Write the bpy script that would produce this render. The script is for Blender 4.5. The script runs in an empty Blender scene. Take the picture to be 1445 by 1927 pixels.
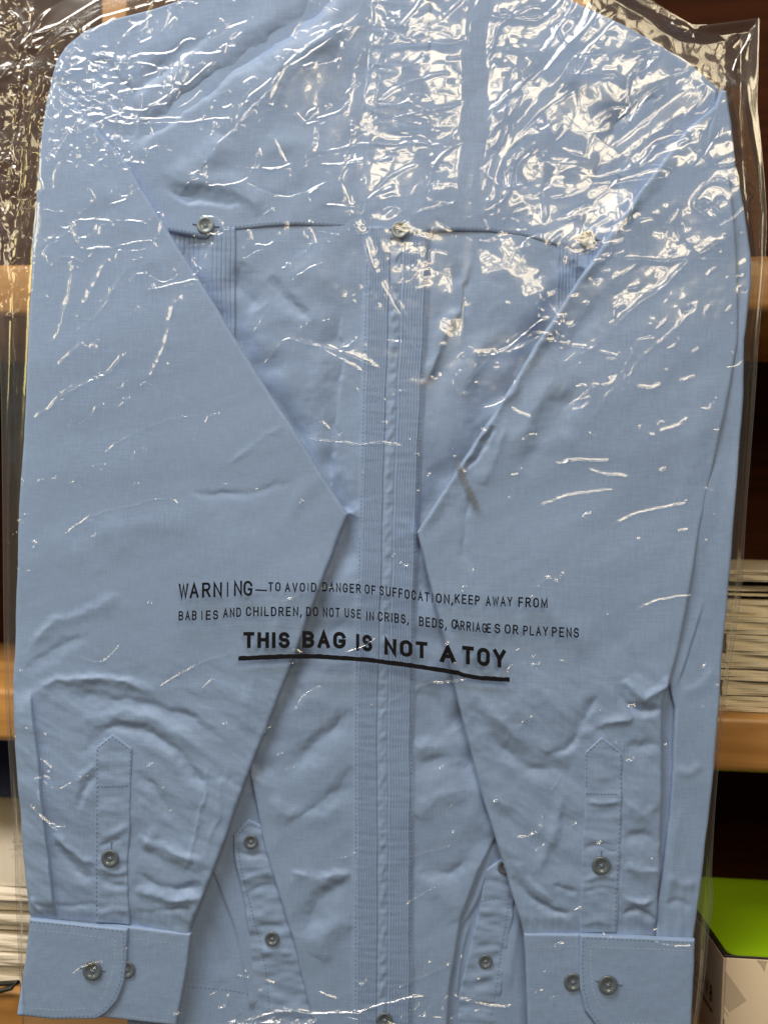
import bpy, bmesh, math, random
import numpy as np
from mathutils import Vector, Matrix, Euler

# ------------------------------------------------------------------ camera, world, lamps
C = bpy.context.scene
S = 0.00037            # metres per picture pixel on the plane the shirt hangs in
D = 0.72               # camera distance to that plane
cam = bpy.data.objects.new('camera', bpy.data.cameras.new('camera'))
C.collection.objects.link(cam); C.camera = cam
cam.location = (0, -D, 0); cam.rotation_euler = (math.radians(90), 0, 0)
cam.data.sensor_fit = 'VERTICAL'; cam.data.sensor_height = 24
cam.data.lens = 12 / (963.5 * S / D)
cam.data.clip_start = 0.02; cam.data.clip_end = 50
cam.data.dof.use_dof = True; cam.data.dof.focus_distance = D - 0.008; cam.data.dof.aperture_fstop = 3.4

w = bpy.data.worlds.new('World'); C.world = w; w.use_nodes = True
w.node_tree.nodes['Background'].inputs[0].default_value = (0.80, 0.88, 1.0, 1)
w.node_tree.nodes['Background'].inputs[1].default_value = 0.045

def area(name, loc, sx, sy, radiance, col, rot=(0, 0, 0)):
    l = bpy.data.lights.new(name, 'AREA'); l.shape = 'RECTANGLE'; l.size = sx; l.size_y = sy
    l.energy = radiance * math.pi * sx * sy; l.color = col
    o = bpy.data.objects.new(name, l); C.collection.objects.link(o)
    o.location = loc; o.rotation_euler = rot
    return o
WARM = (1.0, 0.82, 0.55); WARM2 = (1.0, 0.93, 0.82)
for lx in (0.235, 0.685):
    for ly in (-1.30, -1.88, -2.50):
        area('ceiling_or_added_lamp', (lx, ly, 0.92), 0.34, 0.42, 14.0, WARM)
area('ceiling_or_added_lamp', (-1.65, -1.70, 0.92), 0.60, 1.20, 10.0, WARM)
area('ceiling_or_added_lamp', (-0.65, -0.85, 1.70), 1.2, 0.7, 22.0, WARM2)
area('ceiling_or_added_lamp', (-1.9, -0.75, 0.55), 0.45, 0.6, 9.0, (1.0, 0.84, 0.36), (0, math.radians(-60), 0))  # added side lamp, not a ceiling fixture: yellows the crumpled film at left

C.view_settings.view_transform = 'Standard'; C.view_settings.look = 'None'
C.view_settings.gamma = 1; C.view_settings.exposure = 0.14
try: C.view_settings.use_curve_mapping = False
except Exception: pass
C.render.engine = 'CYCLES'
cy = C.cycles
cy.use_denoising = True
cy.max_bounces = 8; cy.diffuse_bounces = 3; cy.glossy_bounces = 3; cy.transmission_bounces = 4
cy.transparent_max_bounces = 24; cy.caustics_reflective = False; cy.caustics_refractive = False

# ------------------------------------------------------------------ helpers
def wx(px): return (px - 722.5) * S
def wz(py): return (963.5 - py) * S
def P(px, py, h=0.0): return (wx(px), -h * 0.001, wz(py))          # h in mm towards the viewer

rng = np.random.RandomState(7)
PERM = rng.permutation(256); PERM = np.concatenate([PERM, PERM, PERM])
GA = rng.rand(256) * 2 * np.pi; GX = np.cos(GA); GY = np.sin(GA)
def perlin(x, y, seed=0):
    x = np.asarray(x, float) + seed * 17.31; y = np.asarray(y, float) + seed * 9.77
    xi = np.floor(x).astype(int); yi = np.floor(y).astype(int); xf = x - xi; yf = y - yi
    xi &= 255; yi &= 255
    u = xf * xf * xf * (xf * (xf * 6 - 15) + 10); v = yf * yf * yf * (yf * (yf * 6 - 15) + 10)
    def g(ix, iy, dx, dy):
        k = PERM[PERM[ix & 255] + (iy & 255)]
        return GX[k] * dx + GY[k] * dy
    a = g(xi, yi, xf, yf); b = g(xi + 1, yi, xf - 1, yf); c = g(xi, yi + 1, xf, yf - 1); d = g(xi + 1, yi + 1, xf - 1, yf - 1)
    return ((a * (1 - u) + b * u) * (1 - v) + (c * (1 - u) + d * u) * v) * 1.4
def sstep(a, b, x):
    t = np.clip((x - a) / (b - a), 0, 1); return t * t * (3 - 2 * t)
def blob(x, y, cx, cy_, rx, ry, ang=0):
    a = math.radians(ang); dx = x - cx; dy = y - cy_
    u = (dx * math.cos(a) + dy * math.sin(a)) / rx; v = (-dx * math.sin(a) + dy * math.cos(a)) / ry
    return np.exp(-(u * u + v * v))
def smooth(pts, n=6):
    if len(pts) < 3: return pts
    p = [np.array(q, float) for q in pts]; p = [2 * p[0] - p[1]] + p + [2 * p[-1] - p[-2]]
    out = []
    for i in range(1, len(p) - 2):
        for k in range(n):
            t = k / n
            out.append(tuple(0.5 * ((2 * p[i]) + (-p[i - 1] + p[i + 1]) * t + (2 * p[i - 1] - 5 * p[i] + 4 * p[i + 1] - p[i + 2]) * t * t + (-p[i - 1] + 3 * p[i] - 3 * p[i + 1] + p[i + 2]) * t ** 3)))
    out.append(tuple(p[-2])); return out
def pdist(x, y, pts, closed=False):
    """distance, signed side, arc parameter to a polyline (flat arrays)"""
    pts = [tuple(q) for q in pts]
    if closed: pts = pts + [pts[0]]
    L = [math.dist(pts[i], pts[i + 1]) for i in range(len(pts) - 1)]; tot = sum(L) or 1; acc = 0
    best = np.full(x.shape, 1e18); side = np.ones(x.shape); tt = np.zeros(x.shape)
    for i in range(len(pts) - 1):
        (ax, ay), (bx, by) = pts[i], pts[i + 1]
        if L[i] < 1e-9: continue
        dx, dy = (bx - ax) / L[i], (by - ay) / L[i]
        rx, ry = x - ax, y - ay
        s = np.clip(rx * dx + ry * dy, 0, L[i])
        d2 = (rx - s * dx) ** 2 + (ry - s * dy) ** 2
        m = d2 < best
        best = np.where(m, d2, best); side = np.where(m, np.sign(dx * ry - dy * rx), side); tt = np.where(m, (acc + s) / tot, tt)
        acc += L[i]
    return np.sqrt(best), side, tt
def inside(x, y, poly):
    r = np.zeros(x.shape, bool); n = len(poly)
    for i in range(n):
        x1, y1 = poly[i]; x2, y2 = poly[(i + 1) % n]
        if y1 == y2: continue
        c = ((y1 > y) != (y2 > y)) & (x < (x2 - x1) * (y - y1) / (y2 - y1) + x1)
        r ^= c
    return r
def add_strokes(x, y, H, strokes, sm=True, gain=1.0, warp=0):
    """strokes: (pts, width_left, width_right, height_mm, profile, taper)"""
    x0, y0 = x, y
    if warp:
        x = x + warp * perlin(x0 / 46, y0 / 46, 301) + .35 * warp * perlin(x0 / 16, y0 / 16, 302)
        y = y + warp * perlin(x0 / 46, y0 / 46, 303) + .35 * warp * perlin(x0 / 16, y0 / 16, 304)
        mod = np.clip(1 + .9 * perlin(x0 / 60, y0 / 60, 305), .2, 1.8)
    for st in strokes:
        pts, w1, w2, amp = st[:4]
        prof = st[4] if len(st) > 4 else 'g'
        tap = st[5] if len(st) > 5 else 0.25
        q = smooth(pts) if sm else pts
        R = (3.2 if prof == 'g' else 5.0) * max(w1, w2)
        xs = [a[0] for a in q]; ys = [a[1] for a in q]
        m = (x > min(xs) - R) & (x < max(xs) + R) & (y > min(ys) - R) & (y < max(ys) + R)
        if not m.any(): continue
        X, Y = x[m], y[m]
        d, sd, t = pdist(X, Y, q)
        ww = np.where(sd < 0, w1, w2)
        if prof == 'g': f = np.exp(-(d / ww) ** 2)
        else: f = np.exp(-d / ww)
        if tap > 0: f = f * sstep(0, tap, t) * sstep(0, tap, 1 - t)
        if warp: f = (.82 * f + .18 * np.exp(-1.3 * d / ww) * sstep(.002, .2, f)) * mod[m]
        H[m] += gain * amp * f
    return H

# ---- materials
def mat(name):
    m = bpy.data.materials.new(name); m.use_nodes = True
    return m, m.node_tree.nodes, m.node_tree.links, m.node_tree.nodes['Principled BSDF']
def simple(name, col, rough=0.5, spec=0.5, noise=0.0, nscale=60, coat=0, metallic=0):
    m, n, l, b = mat(name)
    b.inputs['Base Color'].default_value = (*col, 1); b.inputs['Roughness'].default_value = rough
    b.inputs['Specular IOR Level'].default_value = spec; b.inputs['Coat Weight'].default_value = coat
    b.inputs['Metallic'].default_value = metallic
    if noise:
        tc = n.new('ShaderNodeTexCoord'); nt = n.new('ShaderNodeTexNoise'); nt.inputs['Scale'].default_value = nscale; nt.inputs['Detail'].default_value = 5
        mx = n.new('ShaderNodeMix'); mx.data_type = 'RGBA'
        mx.inputs[6].default_value = (*[c * (1 - noise) for c in col], 1); mx.inputs[7].default_value = (*[min(1, c * (1 + noise)) for c in col], 1)
        l.new(tc.outputs['Object'], nt.inputs['Vector']); l.new(nt.outputs['Fac'], mx.inputs[0]); l.new(mx.outputs[2], b.inputs['Base Color'])
    return m
def cloth_mat(name, col, bumpd=0.00007, rough=0.52):
    m, n, l, b = mat(name)
    b.inputs['Roughness'].default_value = rough; b.inputs['Specular IOR Level'].default_value = 0.45
    b.inputs['Sheen Weight'].default_value = 0.12; b.inputs['Sheen Roughness'].default_value = 0.4
    tc = n.new('ShaderNodeTexCoord')
    def thread(sc):
        mp = n.new('ShaderNodeMapping'); mp.inputs['Scale'].default_value = sc
        nt = n.new('ShaderNodeTexNoise'); nt.inputs['Scale'].default_value = 1.0; nt.inputs['Detail'].default_value = 2
        l.new(tc.outputs['Object'], mp.inputs['Vector']); l.new(mp.outputs[0], nt.inputs['Vector']); return nt
    a = thread((1500, 300, 110)); c = thread((110, 300, 1500))
    ad = n.new('ShaderNodeMath'); ad.operation = 'ADD'; l.new(a.outputs['Fac'], ad.inputs[0]); l.new(c.outputs['Fac'], ad.inputs[1])
    mr = n.new('ShaderNodeMapRange'); mr.inputs[1].default_value = 0.7; mr.inputs[2].default_value = 1.3
    mr.inputs[3].default_value = 0; mr.inputs[4].default_value = 1; l.new(ad.outputs[0], mr.inputs[0])
    mx = n.new('ShaderNodeMix'); mx.data_type = 'RGBA'
    mx.inputs[6].default_value = (*[v * 0.90 for v in col], 1); mx.inputs[7].default_value = (*[v * 1.08 for v in col], 1)
    l.new(mr.outputs[0], mx.inputs[0]); l.new(mx.outputs[2], b.inputs['Base Color'])
    bp = n.new('ShaderNodeBump'); bp.inputs['Distance'].default_value = bumpd; bp.inputs['Strength'].default_value = 0.6
    l.new(ad.outputs[0], bp.inputs['Height']); l.new(bp.outputs[0], b.inputs['Normal'])
    return m
BLUE = (0.230, 0.345, 0.605)
M_cloth = cloth_mat('blue_poplin', BLUE)
M_thread = simple('blue_thread', (0.11, 0.19, 0.37), 0.7)
M_thread_pale = simple('pale_thread', (0.33, 0.46, 0.70), 0.7)
M_button = simple('smoky_button', (0.085, 0.115, 0.155), 0.3, 0.4, 0.25, 400, coat=0.5)
M_button_lit = simple('lit_button', (0.20, 0.26, 0.32), 0.25, 0.6, 0.3, 400, coat=0.5)  # same smoky button, lightened: glare over the yoke is put into its colour
M_hole = simple('button_hole', (0.02, 0.025, 0.03), 0.8)

def film_mat(name, rough=0.05, base=0.085, haze=0.026, tint=(0.965, 0.968, 0.962)):
    m = bpy.data.materials.new(name); m.use_nodes = True; n = m.node_tree.nodes; l = m.node_tree.links; n.clear()
    out = n.new('ShaderNodeOutputMaterial'); tr = n.new('ShaderNodeBsdfTransparent'); tr.inputs[0].default_value = (*tint, 1)
    gl = n.new('ShaderNodeBsdfGlossy'); gl.inputs['Roughness'].default_value = rough
    g2 = n.new('ShaderNodeBsdfGlossy'); g2.inputs['Roughness'].default_value = 0.19
    gm = n.new('ShaderNodeMixShader'); gm.inputs[0].default_value = 0.55; l.new(gl.outputs[0], gm.inputs[1]); l.new(g2.outputs[0], gm.inputs[2])
    lw = n.new('ShaderNodeLayerWeight'); lw.inputs[0].default_value = 0.5
    pw = n.new('ShaderNodeMath'); pw.operation = 'POWER'; pw.inputs[1].default_value = 4.5; l.new(lw.outputs['Facing'], pw.inputs[0])
    ma = n.new('ShaderNodeMath'); ma.operation = 'MULTIPLY_ADD'; ma.inputs[1].default_value = 1 - base; ma.inputs[2].default_value = base; l.new(pw.outputs[0], ma.inputs[0])
    df = n.new('ShaderNodeBsdfDiffuse'); df.inputs[0].default_value = (0.85, 0.85, 0.83, 1)
    m1 = n.new('ShaderNodeMixShader'); m1.inputs[0].default_value = haze; l.new(tr.outputs[0], m1.inputs[1]); l.new(df.outputs[0], m1.inputs[2])
    m2 = n.new('ShaderNodeMixShader'); l.new(ma.outputs[0], m2.inputs[0]); l.new(m1.outputs[0], m2.inputs[1]); l.new(gm.outputs[0], m2.inputs[2])
    l.new(m2.outputs[0], out.inputs[0]); return m
M_film = film_mat('clear_film')
M_tack = film_mat('clear_plastic', 0.12, 0.12, 0.05, (0.95, 0.955, 0.955))
M_ink = simple('black_ink', (0.004, 0.004, 0.006), 0.7, 0.15)

# ---- mesh builders
def link(name, me, parent=None, mats=()):
    o = bpy.data.objects.new(name, me); C.collection.objects.link(o)
    for m in mats: me.materials.append(m)
    if parent: o.parent = parent
    return o
def grid_mesh(name, X, Y, Z, shade=True):
    nr, nc = X.shape; v = np.stack([X, Y, Z], -1).reshape(-1, 3)
    i = np.arange(nr * nc).reshape(nr, nc)
    q = np.stack([i[:-1, :-1], i[1:, :-1], i[1:, 1:], i[:-1, 1:]], -1).reshape(-1, 4)
    me = bpy.data.meshes.new(name); me.vertices.add(len(v)); me.vertices.foreach_set('co', v.astype(np.float32).ravel())
    me.loops.add(q.size); me.loops.foreach_set('vertex_index', q.astype(np.int32).ravel())
    me.polygons.add(len(q)); me.polygons.foreach_set('loop_start', np.arange(0, q.size, 4, dtype=np.int32))
    me.update(calc_edges=True)
    me.polygons.foreach_set('use_smooth', np.ones(len(q), bool)); me.update()
    return me
def resample(pts, n):
    p = np.array(pts, float); L = np.r_[0, np.cumsum(np.hypot(*np.diff(p, axis=0).T))]
    t = np.linspace(0, L[-1], n); return np.stack([np.interp(t, L, p[:, 0]), np.interp(t, L, p[:, 1])], 1)
def coons(top, right, bottom, left, nc, nr):
    T, B, L, R = resample(top, nc), resample(bottom, nc), resample(left, nr), resample(right, nr)
    u = np.linspace(0, 1, nc)[None, :, None]; v = np.linspace(0, 1, nr)[:, None, None]
    G = (1 - v) * T[None] + v * B[None] + (1 - u) * L[:, None] + u * R[:, None] \
        - ((1 - u) * (1 - v) * T[0] + u * (1 - v) * T[-1] + (1 - u) * v * B[0] + u * v * B[-1])
    return G[..., 0], G[..., 1]
class Panel:
    """a fabric panel: outline by four boundary curves, height function (mm), rounded folded edges"""
    def __init__(s, name, top, right, bottom, left, hfun, parent, step=2.2, stepy=None, edge=6.0, thick=1.6, skirt=2.5, m=None, flat_top=False):
        s.h = hfun
        W = max(max(a[0] for a in top + bottom + right) - min(a[0] for a in top + bottom + left), 6)
        Ht = max(a[1] for a in bottom + left) - min(a[1] for a in top + left)
        nc = max(8, int(W / step)); nr = max(8, int(Ht / (stepy or step)))
        X, Y = coons(top, right, bottom, left, nc, nr)
        x, y = X.ravel(), Y.ravel()
        dX = 1.7 * perlin(X / 85, Y / 85, 500) + .5 * perlin(X / 30, Y / 30, 501); dY = 1.7 * perlin(X / 85, Y / 85, 502)
        poly = list(top) + list(right)[1:] + list(reversed(bottom))[1:] + list(reversed(left))[1:-1]
        d, _, _ = pdist(x, y, poly, True)
        k = 1 - np.clip(d / edge, 0, 1)
        H = hfun(x, y) - thick * (1 - np.sqrt(np.clip(1 - k * k, 0, 1)))
        H = H.reshape(X.shape)
        X = X + dX; Y = Y + dY
        # skirt: one extra ring pushed back so that the edge is solid
        def pad(A): return np.pad(A, 1, mode='edge')
        Xp, Yp, Hp = pad(X), pad(Y), pad(H)
        for sl in ((0, slice(None)), (-1, slice(None)), (slice(None), 0), (slice(None), -1)): Hp[sl] -= skirt
        me = grid_mesh(name, wx(Xp), -Hp * 0.001, wz(Yp))
        s.obj = link(name, me, parent, [m or M_cloth])
def stitches(name, pts, hfun, parent, lift=0.12, dash=6.0, gap=3.2, wid=1.5, m=None, sm=False):
    q = smooth(pts) if sm else pts
    L = [math.dist(q[i], q[i + 1]) for i in range(len(q) - 1)]; tot = sum(L); n = int(tot / (dash + gap))
    if n < 1: return None
    arr = np.array(q, float); cum = np.r_[0, np.cumsum(L)]
    V, F = [], []; wid *= 1.45
    for k in range(n):
        a = k * (dash + gap); b = a + dash
        p0 = np.array([np.interp(a, cum, arr[:, 0]), np.interp(a, cum, arr[:, 1])]); p1 = np.array([np.interp(b, cum, arr[:, 0]), np.interp(b, cum, arr[:, 1])])
        t = (p1 - p0) / (np.linalg.norm(p1 - p0) + 1e-9); nn = np.array([-t[1], t[0]]) * wid / 2; pm = (p0 + p1) / 2
        c = np.array([p0, pm + nn, p1, pm - nn, p0 * .7 + pm * .3 + nn, p1 * .7 + pm * .3 + nn, p1 * .7 + pm * .3 - nn, p0 * .7 + pm * .3 - nn])
        h = hfun(c[:, 0], c[:, 1]) ; z = h + lift * np.array([-.6, 1, -.6, 1, .8, .8, .8, .8])
        s0 = len(V)
        for (cx, cy_), zz in zip(c, z): V.append(P(cx, cy_, zz))
        F.append([s0 + i for i in (0, 4, 1, 5, 2, 6, 3, 7)])
    me = bpy.data.meshes.new(name); me.from_pydata(V, [], F); me.update()
    return link(name, me, parent, [m or M_thread])

def lathe(bm, prof, n=28, mi=0, cx=0, cz=0, y0=0):
    rings = []
    for r, h in prof:
        rings.append([bm.verts.new((cx + r * math.cos(2 * math.pi * k / n), y0 - h, cz + r * math.sin(2 * math.pi * k / n))) for k in range(n)] if r > 0 else [bm.verts.new((cx, y0 - h, cz))])
    for a, b in zip(rings, rings[1:]):
        for k in range(n):
            va = [a[k % len(a)], a[(k + 1) % len(a)]] if len(a) > 1 else [a[0]]
            vb = [b[(k + 1) % len(b)], b[k % len(b)]] if len(b) > 1 else [b[0]]
            f = bm.faces.new(va + vb); f.material_index = mi; f.smooth = True
def tube(bm, pts, r, n=6, mi=0):
    prev = None
    for i, p in enumerate(pts):
        p = Vector(p); d = (Vector(pts[min(i + 1, len(pts) - 1)]) - Vector(pts[max(i - 1, 0)])).normalized()
        a = d.cross(Vector((0, 1, 0.01))); a.normalize(); b = d.cross(a)
        ring = [bm.verts.new(p + r * (math.cos(2 * math.pi * k / n) * a + math.sin(2 * math.pi * k / n) * b)) for k in range(n)]
        if prev:
            for k in range(n):
                f = bm.faces.new([prev[k], prev[(k + 1) % n], ring[(k + 1) % n], ring[k]]); f.material_index = mi; f.smooth = True
        prev = ring
def bm_obj(name, bm, parent=None, mats=()):
    me = bpy.data.meshes.new(name); bmesh.ops.recalc_face_normals(bm, faces=bm.faces); bm.to_mesh(me); bm.free()
    return link(name, me, parent, mats)
def button(px, py, h, parent, r=16.5, pale=False, rot=20, tilt=(0, 0)):
    R = r * S; bm = bmesh.new()
    lathe(bm, [(0, .0009), (.42 * R, .0009), (.52 * R, .0011), (.62 * R, .0017), (.80 * R, .0021), (.92 * R, .0019), (R, .0012), (.97 * R, .0005), (.7 * R, 0)])
    for k in range(4):
        a = math.radians(rot + 45 + 90 * k); lathe(bm, [(0, .00096), (.11 * R, .00096), (.12 * R, .0008)], 10, 1, .23 * R * math.cos(a), .23 * R * math.sin(a))
    for k in range(2):
        a = math.radians(rot + 45 + 90 * k); c, s = .25 * R * math.cos(a), .25 * R * math.sin(a)
        tube(bm, [(-c, -.0009, -s), (-c * .5, -.0013, -s * .5), (0, -.0014, 0), (c * .5, -.0013, s * .5), (c, -.0009, s)], .00018, 6, 2)
    o = bm_obj('button', bm, parent, [M_button_lit if pale else M_button, M_hole, M_thread_pale])
    o.location = P(px, py, h); o.rotation_euler = (math.radians(tilt[0]), 0, math.radians(tilt[1]))
    return o
def buttonhole(pts, hfun, parent):
    bm = bmesh.new()
    arr = np.array(pts, float); h = hfun(arr[:, 0], arr[:, 1])
    tube(bm, [P(a, b, c + .15) for (a, b), c in zip(pts, h)], .0006, 6, 0)
    return bm_obj('buttonhole', bm, parent, [M_thread])
def thing(name, label, cat, loc=(0, 0, 0), group=None):
    o = bpy.data.objects.new(name, None); C.collection.objects.link(o); o.location = loc; o['label'] = label; o['category'] = cat
    if group: o['group'] = group
    o.empty_display_size = 0.02
    return o

# ------------------------------------------------------------------ bookcase behind
# the bookcase stands a few centimetres behind the bag, turned slightly about the vertical
case = thing('bookcase', 'open wooden bookcase with pale wood shelves and dark brown back, behind the bagged shirt', 'bookcase')
def wood_mat(name, c1, c2, rough=0.4):
    m, n, l, b = mat(name); tc = n.new('ShaderNodeTexCoord'); mp = n.new('ShaderNodeMapping'); mp.inputs['Scale'].default_value = (3, 10, 45)
    nt = n.new('ShaderNodeTexNoise'); nt.inputs['Scale'].default_value = 2.2; nt.inputs['Detail'].default_value = 8; nt.inputs['Distortion'].default_value = 0.7
    cr = n.new('ShaderNodeValToRGB'); cr.color_ramp.elements[0].position = .35; cr.color_ramp.elements[1].position = .68
    cr.color_ramp.elements[0].color = (*c1, 1); cr.color_ramp.elements[1].color = (*c2, 1)
    l.new(tc.outputs['Object'], mp.inputs[0]); l.new(mp.outputs[0], nt.inputs[0]); l.new(nt.outputs[0], cr.inputs[0]); l.new(cr.outputs[0], b.inputs['Base Color'])
    b.inputs['Roughness'].default_value = rough; return m
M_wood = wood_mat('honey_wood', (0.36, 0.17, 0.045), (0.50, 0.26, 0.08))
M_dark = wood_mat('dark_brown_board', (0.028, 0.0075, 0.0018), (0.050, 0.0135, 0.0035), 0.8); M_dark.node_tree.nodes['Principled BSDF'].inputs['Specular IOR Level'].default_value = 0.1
YAW = math.radians(-6.5); ROLL = math.radians(0.9)
CM = Matrix.Translation((0, 0.085, 0)) @ Matrix.Rotation(YAW, 4, 'Z') @ Matrix.Rotation(ROLL, 4, 'Y')
case.matrix_world = CM
def cbox(name, x0, x1, y0, y1, z0, z1, m, parent=None, bev=0.003, seg=3, mtx=None):
    bm = bmesh.new(); bmesh.ops.create_cube(bm, size=1)
    for v in bm.verts: v.co = Vector(((x0 + x1) / 2 + v.co.x * (x1 - x0), (y0 + y1) / 2 + v.co.y * (y1 - y0), (z0 + z1) / 2 + v.co.z * (z1 - z0)))
    if bev: bmesh.ops.bevel(bm, geom=list(bm.edges), offset=bev, segments=seg, affect='EDGES', profile=.5)
    for f in bm.faces: f.smooth = True
    o = bm_obj(name, bm, parent, [m])
    o.data.shade_flat() if not bev else None
    if mtx is not None: o.matrix_world = mtx
    return o
KB = (D + 0.085) / D
def sz(py): return wz(py) * KB      # height at the middle of the case front seen at row py
SH = [(sz(590), sz(488)), (sz(1427), sz(1322)), (sz(2010), sz(1915))]   # bottom / top of the shelf edges
for z0, z1 in SH: cbox('shelf_board', -0.62, 0.62, 0, 0.27, z0, z1, M_wood, case, 0.006, 4)
ux = [(wx(152) * KB, wx(203) * KB), (wx(1056) * KB, wx(1090) * KB)]
EDG = [-0.62, *[e for u in ux for e in u], 0.62]
for a, b in ux:
    cbox('upright', a, b, 0.004, 0.27, SH[0][1] + .0005, 0.55, M_wood, case, 0.002)
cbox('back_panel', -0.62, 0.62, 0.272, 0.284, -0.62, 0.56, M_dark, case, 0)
cbox('side_panel', -0.64, -0.6205, 0, 0.285, -0.62, 0.56, M_wood, case, 0.002)
cbox('side_panel', 0.6205, 0.64, 0, 0.285, -0.62, 0.56, M_wood, case, 0.002)
for z0, z1 in ((SH[0][1], .5),): pass
# dark inner lining behind the shelf fronts (the compartments are stained dark)
# ---- papers on the shelves (world places given in the case's frame)
M_paper = simple('cream_paper', (0.70, 0.62, 0.46), 0.8, 0.2, 0.08, 30)
M_paper2 = simple('white_paper', (0.72, 0.66, 0.58), 0.8, 0.2, 0.06, 30)
rnd = random.Random(5)
def booklet(x0, x1, y0, dep, z, th, label, m, group, name='paper_bundle'):
    """a bundle of sheets: wavy front edge with sheet lines modelled as small steps"""
    nx, nz = 40, max(4, int(th / 0.0014)); bm = bmesh.new()
    ph = rnd.random() * 9; rows = []
    jit = [rnd.uniform(-.0007, .0007) for _ in range(nz + 1)]
    lay = [(k, jit[k]) for k in range(nz + 1)]
    def zz(x, k): return z + th * k / nz + .0012 * math.sin(x * 9 + ph) * k / nz
    for k in range(nz):
        for e in (0.04, 0.96):
            rows.append([bm.verts.new((x0 + (x1 - x0) * i / nx, y0 + jit[k] + (0.0 if 0.5 else 0) + .001 * math.sin(i * .5 + ph + k), zz(x0 + (x1 - x0) * i / nx, k + e))) for i in range(nx + 1)])
        if k < nz - 1:
            rows.append([bm.verts.new((x0 + (x1 - x0) * i / nx, y0 + jit[k] + .0005, zz(x0 + (x1 - x0) * i / nx, k + .97))) for i in range(nx + 1)])
            rows.append([bm.verts.new((x0 + (x1 - x0) * i / nx, y0 + jit[k + 1] + .0005, zz(x0 + (x1 - x0) * i / nx, k + 1.02))) for i in range(nx + 1)])
    back = [bm.verts.new((x0 + (x1 - x0) * i / nx, y0 + dep, zz(x0, nz))) for i in range(nx + 1)]
    bb = [bm.verts.new((x0 + (x1 - x0) * i / nx, y0 + dep, z)) for i in range(nx + 1)]
    allr = rows + [back, bb, rows[0]]
    for a, b in zip(allr, allr[1:]):
        for i in range(nx): bm.faces.new([a[i], a[i + 1], b[i + 1], b[i]])
    for i in (0, nx):
        col = [r[i] for r in rows] + [back[i], bb[i]]
        try: bm.faces.new(col)
        except Exception: pass
    o = bm_obj(name, bm, None, [m]); o.matrix_world = CM
    o['label'] = label; o['category'] = 'paper'; o['group'] = group
    return o
z = SH[1][1] + 0.0006; 
ths = [0.012, 0.011, 0.008, 0.010, 0.015, 0.012, 0.012, 0.003, 0.005, 0.005, 0.003]
xr = wx(1362) * KB
labs = ['thick lowest cream bundle lying on the pale middle shelf at the right',
        'cream bundle second from the bottom of the tall right-hand paper stack',
        'thin cream bundle third from the bottom of the right-hand paper stack',
        'fourth bundle up in the right-hand paper stack, above a thin one',
        'thickest tan-edged bundle in the middle of the right-hand paper stack',
        'bundle just above the thickest one in the right-hand paper stack',
        'loose-edged bundle under the dark gap in the right-hand paper stack',
        'very thin booklet just above the loose-edged bundle of the right stack',
        'pushed-back bundle beside the dark gap near the stack top at the right',
        'second bundle from the top of the right-hand paper stack',
        'topmost thin bundle of the right-hand paper stack with a slumped sheet']
for k, th in enumerate(ths):
    y0 = 0.010 + rnd.uniform(-.002, .006) + (0.012 if k in (7, 8) else 0)
    booklet(xr - rnd.uniform(0, .02), xr + 0.17, y0, 0.2, z, th, labs[k], M_paper, 'paper bundles stacked on the middle shelf'); z += th + (0.0007 if k not in (6, 8) else 0.003)
# left papers on the lower shelf
z = SH[2][1] + 0.0006
for k, (th, mm) in enumerate([(0.016, M_paper2), (0.011, M_paper2), (0.013, M_paper2), (0.006, M_paper2), (0.007, M_paper2), (0.010, M_paper2), (0.006, M_paper2)]):
    nm = ['lowest', 'second lowest', 'third lowest', 'fourth', 'third highest', 'second highest', 'topmost'][k]
    booklet(-0.56, wx(70) * KB + rnd.uniform(-.02, .02), 0.0 + rnd.uniform(0, .012), 0.2, z, th, f'{nm} white bundle of the paper pile at the lower left, beside the cuff', mm, 'white paper pile at the lower left'); z += th + rnd.choice([.0006, .0018])
# printed sheet leaning on top of the pile, blue binder behind it
def cobj(o): o.matrix_world = CM; return o
sheet = thing('printed_sheet', 'white printed sheet leaning upright above the white paper pile', 'paper')
zt = z + .001
bm = bmesh.new(); nx, nz = 14, 20; g = []
for j in range(nz + 1):
    g.append([bm.verts.new((-0.52 + (wx(110) * KB + 0.52) * i / nx, 0.012 + 0.10 * (j / nz) ** 1.5 + .002 * math.sin(i * .8), zt + 0.044 * math.sin(j / nz * 1.5) + .003 * math.sin(i * .5))) for i in range(nx + 1)])
for j in range(nz):
    for i in range(nx): f = bm.faces.new([g[j][i], g[j][i + 1], g[j + 1][i + 1], g[j + 1][i]]); f.smooth = True
r = bmesh.ops.solidify(bm, geom=list(bm.faces), thickness=0.0008)
o = bm_obj('paper', bm, sheet, [M_paper2])
M_grey = simple('grey_print', (0.18, 0.16, 0.14), 0.8)
bm = bmesh.new()
def onsheet(x, j): t = j / nz; return (x, 0.012 + 0.10 * t ** 1.5 - .0022, zt + 0.044 * math.sin(t * 1.5) + .0035)
for row, j in enumerate((7.6, 8.0, 6.2)):
    x = wx(-40) * KB
    while x < wx(30) * KB:
        ww = rnd.uniform(.002, .006) if row < 2 else .03
        a = onsheet(x, j); b = onsheet(x + ww, j); c = onsheet(x + ww, j + (.22 if row < 2 else .12)); d = onsheet(x, j + (.22 if row < 2 else .12))
        bm.faces.new([bm.verts.new(q) for q in (a, b, c, d)]); x += ww + (.001 if row < 2 else 0)
bm_obj('print_lines', bm, sheet, [M_grey])
sheet.matrix_world = CM
M_navy = simple('navy_board', (0.012, 0.022, 0.085), 0.45)
bnd = cbox('binder', -0.54, wx(62) * KB, 0.125, 0.215, SH[2][1] + .001, SH[1][0] - .020, M_navy, None, 0.004)
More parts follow.
